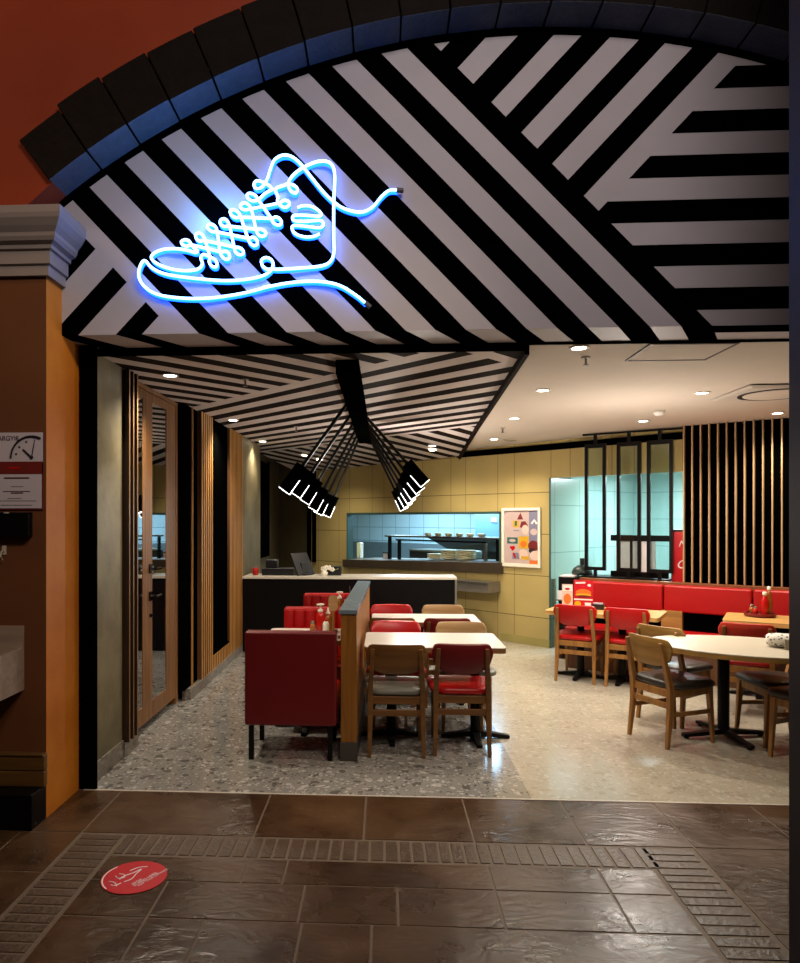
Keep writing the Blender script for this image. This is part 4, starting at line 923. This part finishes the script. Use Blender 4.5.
for k in range(11):
    b = B(); lathe(b, (0, 0, 0), [(.032, 0), (.054, .02), (.06, .05), (.055, .052)], 14)
    p = Matrix.Translation(WL) @ Matrix.Rotation(WR, 4, 'Z') @ Matrix.Diagonal((1.018, 1, 1, 1)) @ Vector((.50+k*.105, (.50, .63)[k % 2], 1.405))
    o = obj('bowl', b, 'plates', None, p, smooth=True)
    tag(o, 'cream bowl in the row on top of the kitchen rack', 'bowl', 'bowls in a row on the kitchen rack')
for j, (s, n_, r_) in enumerate(((.56, 3, .13), (.85, 5, .14), (1.18, 5, .16))):
    for k in range(n_):
        b = B(); lathe(b, (0, 0, 0), [(r_*.6, 0), (r_*.95, .012), (r_, .026), (r_*.96, .028)], 20)
        p = Matrix.Translation(WL) @ Matrix.Rotation(WR, 4, 'Z') @ Matrix.Diagonal((1.018, 1, 1, 1)) @ Vector((s, .60, zp(s+.12)+k*.029))
        tag(obj('plate', b, 'plates', None, p, smooth=True), 'cream plate in the '+('left low', 'middle tall', 'right wide')[j]+' stack under the kitchen rack', 'plate', ('left low', 'middle tall', 'right wide')[j]+' stack of plates under the rack')
t = thing('extractor_hood', 'dark sloping steel hood behind the kitchen rack', 'hood', WL, WR)

b = B(); hexa(b, [(.1, 1.45, 1.16), (1.5, 1.2, 1.16), (1.5, 2.0, 1.16), (.1, 2.0, 1.16)], [(-.25, 1.3, 1.37), (1.6, 1.2, 1.37), (1.6, 2.0, 1.37), (-.25, 2.0, 1.37)]); obj('canopy', b, 'kit_dark', t)
obj('back_plate', bx(.1, 1.5, 1.95, 2.0, .9, 1.16), 'kit_dark', t)
t = thing('kitchen_range', 'black kitchen range below the hood seen through the hatch', 'cooker', WL, WR); obj('body', bx(-1.0, .0, 1.7, 2.3, 0, 1.08), 'plastic_dark', t); obj('top_plate', bx(-1.0, .0, 1.68, 2.3, 1.08, 1.11), 'steel', t)
t = thing('steam_oven', 'dark oven with rounded white lid at the right of the kitchen hatch', 'oven', WL, WR); obj('body', bx(1.75, 2.2, .98, 1.5, .8, 1.2), 'plastic_dark', t, bevel=.02); obj('lid', bx(1.73, 2.22, .96, 1.5, 1.2, 1.235), 'white', t, bevel=.01)
t = thing('steel_container', 'pale steel bain-marie tray behind the plate stacks', 'container', WL, WR); obj('tub', bx(.5, 1.25, .80, .94, 1.05, 1.18), mat('pale_steel', 'a9bcc0', .35), t, bevel=.03)
t = thing('order_screen', 'small pale kitchen screen at the left of the hatch', 'screen', WL, WR); obj('case', bx(-.52, -.38, .5, .53, zp(-.38)+.001, 1.11), 'plastic_dark', t); obj('display', bx(-.505, -.40, .492, .5, .99, 1.085), 'paper', t)
t = thing('soap_dispenser', 'white dispenser on the left reveal of the kitchen hatch', 'dispenser', WL, WR); obj('cover', bx(-1.09, -1.0, .42, .5, .985, 1.26), 'cream', t, bevel=.01); obj('nozzle', bx(-1.06, -1.03, .4, .42, 1.0, 1.05), 'cream', t)
t = thing('paper_notice', 'small white notice on the blue kitchen panel', 'notice', WL, WR); obj('sheet', bx(.93, 1.04, 1.59, 1.598, 1.63, 1.70), 'print_white', t); 
obj('backing_panel', bx(.60, 1.45, 1.6, 1.64, 1.385, 2.49), mat('kitchen_blue_panel_b', '78aace', .4), t)
# steel ledge below the hatch
t = thing('tray_ledge', 'steel ledge fixed to the yellow wall below the hatch', 'shelf', WL, WR)
obj('top', bx(1.2, 2.24, -.30, -.005, .79, .815), 'steel', t, bevel=.003); obj('apron', bx(1.2, 2.24, -.28, -.26, .67, .79), 'ledge_steel', t); obj('end_box', bx(2.06, 2.24, -.26, -.005, .67, .79), 'ledge_steel', t)
# framed poster
t = thing('framed_poster', 'white framed food poster on the yellow wall', 'poster', WL, WR)
p0, p1, q0, q1 = 2.275, 2.87, 1.035, 1.83
b = B(); f_ = .035
box(b, p0, p0+f_, -.03, -.002, q0, q1); box(b, p1-f_, p1, -.03, -.002, q0, q1); box(b, p0+f_, p1-f_, -.03, -.002, q0, q0+f_+.01); box(b, p0+f_, p1-f_, -.03, -.002, q1-f_, q1); obj('frame', b, 'cream', t)
obj('print', bx(p0+f_, p1-f_, -.012, -.002, q0+f_, q1-f_), 'pink', t)
U = lambda u, v: (p0+f_+(p1-p0-2*f_)*u, q0+f_+.01+(q1-q0-2*f_-.01)*v)
def pic(nm, pts, m, k=1):
    b = B(); b.faces.new([b.verts.new((U(*p)[0], -.0125-.0006*k, U(*p)[1])) for p in pts]); obj(nm, b, m, t, fix=False)
rc = lambda a, c, d_, e_: [(a, c), (d_, c), (d_, e_), (a, e_)]
el = lambda cx, cy, a, c: [(cx+a*math.cos(2*PI*k/18), cy+c*math.sin(2*PI*k/18)) for k in range(18)]
pic('lilac_panel', rc(.73, .42, 1, .99), 'lav'); pic('lamp_picture', [(.78, .76), (.88, .84), (.98, .76), (.93, .74), (.88, .80), (.83, .74)], 'print_white', 2); pic('grey_picture', el(.87, .60, .1, .06), 'pink', 2)
pic('tower_picture', [(.38, .83), (.48, .96), (.56, .83)], 'maroon'); pic('yellow_card', rc(.25, .68, .44, .81), 'yel'); pic('yellow_card_print', rc(.31, .71, .38, .80), 'grn', 2); pic('red_swirl', [(.46, .68), (.5, .79), (.62, .80), (.7, .72), (.66, .66)], 'maroon'); pic('cream_swirl', el(.62, .64, .1, .09), 'skin', 2)
pic('grey_bar', rc(.27, .61, .45, .63), 'lav'); pic('green_sign', rc(.08, .37, .40, .49), 'grn'); pic('green_sign_print', el(.24, .43, .1, .03), 'pink', 2); pic('yellow_poster', [(.43, .29), (.70, .28), (.73, .52), (.43, .51)], 'yel', 2); pic('orange_figure', el(.57, .37, .09, .06), 'org', 3)
pic('red_heart', [(.17, .32), (.3, .33), (.33, .29), (.25, .23), (.16, .29)], 'sauce_red'); pic('letter_block', rc(.24, .08, .45, .20), 'lav'); pic('letter_red', [(.24, .2), (.3, .2), (.36, .1), (.3, .1)], 'sauce_red', 2); pic('flower_picture', el(.56, .17, .14, .10), 'skin'); pic('gold_letters', rc(.5, .08, .74, .14), 'yel', 2)
pic('burger_bun', el(.86, .34, .16, .10), 'maroon', 2); pic('burger_cream', el(.90, .16, .14, .09), 'skin', 3); pic('red_base', rc(.74, .0, 1, .07), 'org', 3); pic('dark_patty', el(.82, .25, .1, .05), 'ink', 2)

# ------------------------------------------------------------------ neon trainer
t = thing('neon_sign', 'blue neon line drawing of a lace-up trainer on the striped fascia', 'neon sign', (-.75, YF, 3.45))
def npath(P, k): return [(x+.75, -.045, z-3.45) for x, z in catmull(P, k)]
MAIN = npath(NEON, 4); PA = npath(PATCH, 4)
# strands that cross pass over one another
MAIN = [(x, y-.006*math.sin(i*.35), z) for i, (x, y, z) in enumerate(MAIN)]
b = B(); tube(b, MAIN, .0078, 8); obj('shoe_tube', b, 'neon', t, smooth=True)
b = B(); tube(b, PA, .0078, 8); obj('ankle_patch_tube', b, 'neon', t, smooth=True)
b = B(); tube(b, [(x, y+.026, z-.007) for x, y, z in MAIN], .008, 6); tube(b, [(x, y+.022, z-.004) for x, y, z in PA], .008, 6)
obj('backing_strip', b, 'neon_back', t, smooth=True, label='deep blue glowing backing behind the tube')
for P, s in ((MAIN[0], MAIN[1]), (MAIN[-1], MAIN[-2])):
    b = B(); d_ = (Vector(P)-Vector(s)).normalized(); tube(b, [Vector(P)-d_*.004, Vector(P)+d_*.035], .014, 10); obj('end_cap', b, mat('end_cap_grey', '55505a', .5), t)
for k in range(0, len(MAIN), 60):
    x, y, z = MAIN[k]; b = B(); bar(b, (x, y+.01, z), (x, -.001, z), .004, n=6); obj('standoff', b, 'steel', t)

# ------------------------------------------------------------------ things on and before the pilaster
Y0 = YA
t = thing('hours_sign', 'white board with a clock drawing above a red stripe on the brown pilaster', 'sign', (-2.06, Y0, 2.08))
obj('panel', bx(-.36, .148, -.012, 0, -.147, .085), 'paper', t); obj('red_stripe', bx(-.36, .148, -.014, 0, -.147, -.078), 'paper_red', t); obj('red_mark', bx(-.045, .02, -.0155, -.013, -.118, -.108), 'sauce_red', t)
b = B(); cx_, cz_ = .09, -.055; r_ = .118
arcp = [(cx_+r_*math.cos(R(a)), -.0165, cz_+r_*math.sin(R(a))) for a in range(180, 60, -4)]
b2 = []; tube(b, arcp, .0055, 6); obj('clock_ring', b, 'ink', t)
b = B(); bar(b, (cx_, -.015, cz_), (cx_-.05, -.015, cz_+.046), .006, .004); obj('hour_hand', b, 'ink', t)
b = B(); bar(b, (cx_, -.015, cz_), (cx_+.018, -.015, cz_+.10), .003, .002); obj('minute_hand', b, 'ink', t)
b = B(); bar(b, (cx_, -.012, cz_), (cx_, -.018, cz_), .009, n=12); obj('hub', b, 'ink', t)
for a in (168, 141, 110):
    b = B(); bar(b, (cx_+.092*math.cos(R(a)), -.012, cz_+.092*math.sin(R(a))), (cx_+.092*math.cos(R(a)), -.014, cz_+.092*math.sin(R(a))), .006, n=10); obj('hour_dot', b, 'ink', t)
text('ARGYI8', .036, 'lettering', 'purple', t, (-.045, -.0135, .052), (PI/2, 0, 0), .0006)
t = thing('notice_board', 'white framed notice with small maroon print below the clock board', 'sign', (-2.06, Y0, 1.84))
obj('panel', bx(-.36, .145, -.012, 0, -.1, .092), 'paper', t); obj('frame', bx(-.365, .15, -.008, 0, -.108, .096), 'paper_red', t)
for z, xa, xb, h_, m_ in ((.07, -.07, .075, .008, 'purple'), (-.005, -.075, .08, .004, 'purple'), (-.014, -.03, .04, .006, 'purple'), (.022, -.03, .04, .002, 'ink'), (-.045, -.05, .03, .002, 'ink'), (-.058, -.2, .115, .002, 'ink'), (-.082, -.09, .09, .002, 'purple')):
    obj('print_line', bx(xa, xb, -.0135, -.012, z-h_/2, z+h_/2), m_, t)
t = thing('junction_box', 'small black box on the brown pilaster below the notice', 'box', (-2.06, Y0, 1.65)); obj('case', bx(-.3, .09, -.05, 0, -.068, .068), 'black', t, bevel=.004); obj('glint', bx(-.05, -.02, -.052, -.05, .062, .067), 'silver', t)
t = thing('coat_hook', 'small metal hook on the brown pilaster above the wooden trough', 'hook', (-2.135, Y0, 1.47)); b = B(); tube(b, [(0, 0, .03), (0, -.03, .03), (.0, -.04, .0), (0, -.02, -.02)], .004, 6); obj('hook', b, 'silver', t); obj('back_plate', bx(-.012, .012, -.004, 0, .01, .06), 'silver', t)
t = thing('wooden_trough', 'pale wooden trough fixed to the brown pilaster', 'planter', (-2.02, Y0, .72))
obj('back_board', bx(-.6, 0, -.02, 0, 0, .36), 'crate', t); obj('side_board', bx(-.022, 0, -.42, -.02, 0, .235), 'crate', t); obj('front_board', bx(-.6, 0, -.442, -.42, 0, .235), 'crate', t); obj('bottom_board', bx(-.6, -.022, -.42, -.02, 0, .02), 'crate', t); obj('filling', bx(-.59, -.03, -.41, -.03, .02, .17), mat('dark_filling', '3b3127', .9, vary=.3, scale=40), t)
t = thing('plank_bench', 'worn wooden plank seat on a black box against the pilaster', 'bench', (-1.885, Y0, 0))
for k in range(2): obj('plank', bx(-1.2, 0, -.012-.03, 0, .19+.09*k, .275+.09*k), 'bench_wood', t, bevel=.004)
obj('seat_plank', bx(-1.2, .0, -.45, 0, .365, .385) if False else bx(-1.2, -.005, -.05, 0, .365, .372), 'bench_wood', t)
obj('box_base', bx(-1.2, -.01, -.16, -.0, 0, .19), 'black', t, bevel=.004)

# red floor sticker
t = thing('floor_sticker', 'round red sticker with white print on the stone floor', 'sticker', (-1.168, 3.22, .002))
b = B(); cyl(b, (0, 0), .15, 0, .0018, n=48); obj('disc', b, 'sticker', t)
b = B(); n = 48
for k in range(n):
    a, c = 2*PI*k/n, 2*PI*(k+1)/n
    if k % 48 in range(19, 31): b.faces.new([b.verts.new((r*math.cos(q), r*math.sin(q), .0022)) for r, q in ((.140, a), (.146, a), (.146, c), (.140, c))])
obj('rim_print', b, 'print_white', t)
for s_, x, y in (('STOP', .03, -.045), ('STAND HERE', .06, -.02), ('KEEP YOUR DISTANCE', .09, .0)):
    text(s_, .024 if len(s_) < 12 else .018, 'lettering', 'print_white', t, (x, y, .0026), (0, 0, R(62)), .0002)
for P in ([(-.06, -.03), (-.05, .0), (-.02, .03), (.01, .07), (.0, .03), (-.005, -.02), (-.03, -.05)], [(-.09, .0), (-.07, -.02), (-.045, -.01), (-.055, .015), (-.08, .02)], [(-.04, .05), (-.01, .085), (.03, .095)], [(-.1, -.05), (-.07, -.06), (-.05, -.09)], [(-.08, -.08), (-.06, -.085), (-.04, -.06)]):
    b = B(); tube(b, [(x, y, .0026) for x, y in catmull(P, 4)], .003, 5); obj('line_drawing', b, 'print_white', t)

# ------------------------------------------------------------------ ceiling lamp cluster
t = thing('ceiling_lamp', 'black ceiling rail with twelve slanting rods ending in lit box lamps', 'lamp', (-.245, 6.8, ZS))
obj('rail', bx(-.078, .078, -2.13, 2.2, -.095, -.001), 'black_matte', t, bevel=.003)
SETS = [(-1, [(6.1, -.76, 2.177), (6.75, -.75, 2.165), (7.35, -.74, 2.12), (7.9, -.725, 2.06), (8.4, -.72, 2.02), (8.85, -.675, 2.0)]), (1, [(6.95, .225, 2.235), (7.4, .215, 2.19), (7.8, .195, 2.15), (8.2, .18, 2.115), (8.6, .165, 2.08), (8.95, .14, 2.05)])]
for sd, rows_ in SETS:
    for y, x, z in rows_:
        p = Vector((sd*.078, y-6.8, -.06)); q_ = Vector((x+.245+(.05 if sd < 0 else 0), y-6.8, z-ZS-(.03 if sd < 0 else 0))); d_ = (q_-p).normalized(); nrm = Vector((-d_.z, 0, d_.x))
        if nrm.z > 0: nrm = -nrm                        # underside of the head
        b = B(); bar(b, p, q_, .016, n=6); rod = obj('rod', b, 'black', t)
        b = B(); L_ = .27; hw = .056
        def pt(a, c, yy): return tuple(q_+d_*a+nrm*c+Vector((0, yy, 0)))
        hexa(b, [pt(0, -hw, -.043), pt(L_, -hw, -.043), pt(L_, hw, -.043), pt(0, hw, -.043)], [pt(0, -hw, .033), pt(L_, -hw, .033), pt(L_, hw, .033), pt(0, hw, .033)])
        hd = obj('lamp_head', b, 'black_matte', t, bevel=.003)
        b = B(); hexa(b, [pt(L_, -hw, -.043), pt(L_+.005, -hw, -.043), pt(L_+.005, hw, -.043), pt(L_, hw, -.043)], [pt(L_, -hw, .033), pt(L_+.005, -hw, .033), pt(L_+.005, hw, .033), pt(L_, hw, .033)])
        hexa(b, [pt(.12, hw, -.043), pt(L_, hw, -.043), pt(L_, hw+.004, -.043), pt(.12, hw+.004, -.043)], [pt(.12, hw, -.028), pt(L_, hw, -.028), pt(L_, hw+.004, -.028), pt(.12, hw+.004, -.028)])
        obj('diffuser', b, 'lamp', hd)
        b = B(); bar(b, q_-d_*.02, q_+d_*.03, .02, n=8); obj('joint', b, 'black', hd)

# ------------------------------------------------------------------ downlights and other ceiling fittings
def downlight(label, x, y, z, energy, group, blend=.9, ang=135, col=(1, .88, .71)):
    t = thing('downlight', label, 'ceiling light', (x, y, z), 0, group)
    b = B(); n = 24
    for k in range(n):
        a, c = 2*PI*k/n, 2*PI*(k+1)/n
        hexa(b, [(.045*math.cos(a), .045*math.sin(a), -.006), (.062*math.cos(a), .062*math.sin(a), -.006), (.062*math.cos(c), .062*math.sin(c), -.006), (.045*math.cos(c), .045*math.sin(c), -.006)], [(.045*math.cos(a), .045*math.sin(a), 0), (.062*math.cos(a), .062*math.sin(a), 0), (.062*math.cos(c), .062*math.sin(c), 0), (.045*math.cos(c), .045*math.sin(c), 0)])
    obj('trim_ring', b, 'white', t); b = B(); cyl(b, (0, 0), .046, -.005, -.001, n=24); obj('bulb', b, 'bulb', t)
    l = bpy.data.lights.new('downlight_spot', 'SPOT'); l.energy = energy; l.color = col; l.spot_size = R(ang); l.spot_blend = blend; l.shadow_soft_size = .05
    o = bpy.data.objects.new('downlight_spot', l); COL.objects.link(o); o.location = (x, y, z-.03)
GL = 'downlights in the striped ceiling'; GP = 'downlights in the plain ceiling'
E1 = 96
for lab, x, y in (('downlight in the striped ceiling above the glass door', -1.58, 5.1), ('downlight in the striped ceiling above the first wooden slats', -1.62, 7.45), ('downlight in the striped ceiling above the olive plaster pier', -1.66, 9.5)):
    downlight(lab, x, y, ZS, E1*(1.2 if y < 9 else .6), GL)
for lab, x, y in (('downlight on the folded striped ceiling left of the lamp rods, nearer one', -1.25, 11.0), ('downlight on the folded striped ceiling left of the lamp rods, farther one', -1.05, 11.35), ('downlight near the kitchen wall right of the lamp rods, nearer one', .65, 9.5), ('downlight near the kitchen wall right of the lamp rods, farther one', .68, 9.85)):
    downlight(lab, x, y, g3((x, y))[2]-.004, 50, GL)
for lab, x, y, e in (('plain ceiling downlight nearest the striped fascia', 1.22, 4.46, 1.0), ('second plain ceiling downlight behind the fascia', 1.30, 5.82, 1.0), ('third plain ceiling downlight beside the striped panel', 1.34, 7.3, 1.0), ('plain ceiling downlight nearest the yellow wall', 1.40, 9.0, 1.3), ('plain ceiling downlight between the cassette unit and the access panel', 2.65, 6.0, 1.2), ('plain ceiling downlight before the glass screens', 2.73, 7.55, 1.0), ('plain ceiling downlight at the slatted wall', 3.86, 7.1, 1.1)):
    downlight(lab, x, y, zc(y)-.001, E1*e, GP)
def sprinkler(label, x, y, z):
    t = thing('sprinkler', label, 'sprinkler', (x, y, z), 0, 'ceiling sprinklers')
    b = B(); cyl(b, (0, 0), .028, -.008, 0); obj('rose', b, 'silver', t); b = B(); cyl(b, (0, 0), .008, -.05, -.008, n=10); cyl(b, (0, 0), .018, -.056, -.05, n=12); obj('head', b, 'steel', t)
sprinkler('sprinkler in the plain ceiling beside the nearest downlight', 1.335, 4.72, zc(4.72)); sprinkler('sprinkler in the plain ceiling beside the small round vent', 1.341, 8.0, zc(8)); sprinkler('sprinkler in the striped ceiling before the chevron tips', -1.056, 5.28, ZS); sprinkler('sprinkler in the striped ceiling left of the lamp rods', -1.01, 8.03, ZS)
t = thing('smoke_detector', 'white detector on the plain ceiling before the glass screens', 'detector', (2.65, 6.92, zc(6.92))); b = B(); lathe(b, (0, 0, -.045), [(.03, 0), (.05, .015), (.055, .045)], 20); obj('cover', b, 'white', t, smooth=True); b = B(); cyl(b, (0, 0), .062, -.006, 0); obj('base', b, 'silver', t)
t = thing('access_panel', 'square access panel in the plain ceiling', 'panel', (1.89, 4.60, zc(4.6)-.001)); obj('plate', bx(-.25, .25, -.215, .215, -.004, .0), 'ceil_plain', t); b = B()
for q_ in ((-.265, .265, -.23, -.215), (-.265, .265, .215, .23), (-.265, -.25, -.215, .215), (.25, .265, -.215, .215)): box(b, *q_, -.008, 0)
obj('frame', b, mat('panel_edge', '5b5147', .6), t)
t = thing('air_cassette', 'square ceiling air unit with a round louvre in the plain ceiling', 'air conditioner', (3.25, 6.0, zc(6)-.007)); b = B(); hexa(b, [(-.34, -.30, -.015), (.34, -.30, -.015), (.34, .30, -.015), (-.34, .30, -.015)], [(-.38, -.34, 0), (.38, -.34, 0), (.38, .34, 0), (-.38, .34, 0)]); obj('plate', b, 'silver', t)
b = B(); lathe(b, (0, 0, -.022), [(.24, 0), (.245, .006), (.255, .008)], 36); obj('louvre', b, 'ceil_plain', t)
b = B()
for k in range(36):
    a, c = 2*PI*k/36, 2*PI*(k+1)/36; hexa(b, [(r*math.cos(q_), r*math.sin(q_), -.02) for r, q_ in ((.25, a), (.285, a), (.285, c), (.25, c))], [(r*math.cos(q_), r*math.sin(q_), -.014) for r, q_ in ((.25, a), (.285, a), (.285, c), (.25, c))])
obj('gap_ring', b, 'ink', t)
t = thing('round_vent', 'small flat round vent in the plain ceiling near the yellow wall', 'vent', (1.62, 9.1, zc(9.1)-.001)); b = B(); cyl(b, (0, 0), .10, -.008, 0, n=28); obj('plate', b, 'silver', t); b = B(); cyl(b, (0, 0), .075, -.012, -.008, n=28); obj('cone', b, mat('vent_dark', '8b8174', .6), t)

# ------------------------------------------------------------------ lamps without a visible fitting; the points are added
def lamp(kind, loc, e, col, size=.3, rot=None, **k):
    l = bpy.data.lights.new('lamp_'+kind.lower(), kind); l.energy = e; l.color = col
    if kind == 'AREA': l.size = size; l.shape = 'DISK'
    else: l.shadow_soft_size = size
    for a, v in k.items(): setattr(l, a, v)
    o = bpy.data.objects.new('lamp', l); COL.objects.link(o); o.location = loc
    if rot: o.rotation_euler = rot
    return o
def aim(o, tgt): o.rotation_euler = (Vector(tgt)-o.location).to_track_quat('-Z', 'Y').to_euler()
# kitchen
for s, e, c in ((-1.2, 115, (.58, .83, 1)), (.8, 120, (.58, .83, 1)), (3.9, 90, (.84, .98, 1))):
    p = Matrix.Translation(WL) @ Matrix.Rotation(WR, 4, 'Z') @ Matrix.Diagonal((1.018, 1, 1, 1)) @ Vector((s, 1.5, 2.33)); lamp('AREA', p, e, c, .8)
# mall
o = lamp('SPOT', (1.2, 1.2, 4.6), 210, (1, .78, .5), .15, spot_size=R(70), spot_blend=.8); aim(o, (-1.9, 4.0, .9))
o = lamp('AREA', (.6, .4, 5.2), 70, (1, .86, .8), 1.2); aim(o, (.7, 4.0, 3.4))
o = lamp('AREA', (-3.6, 2.2, 5.4), 16, (1, .5, .25), .6); aim(o, (-2.2, 3.9, 4.2))

for x, y, e in ((2.2, 6.3, 50), (.3, 7.9, 62)):  # added fill lamps in mid-room, no fitting stands there
    lamp('POINT', (x, y, 1.75), e, (1, .9, .8), .06)
lamp('POINT', (-.95, 3.86, 3.38), 9, (.12, .42, 1), .12)                  # added lamp, strengthens the neon's light on stone and cornice
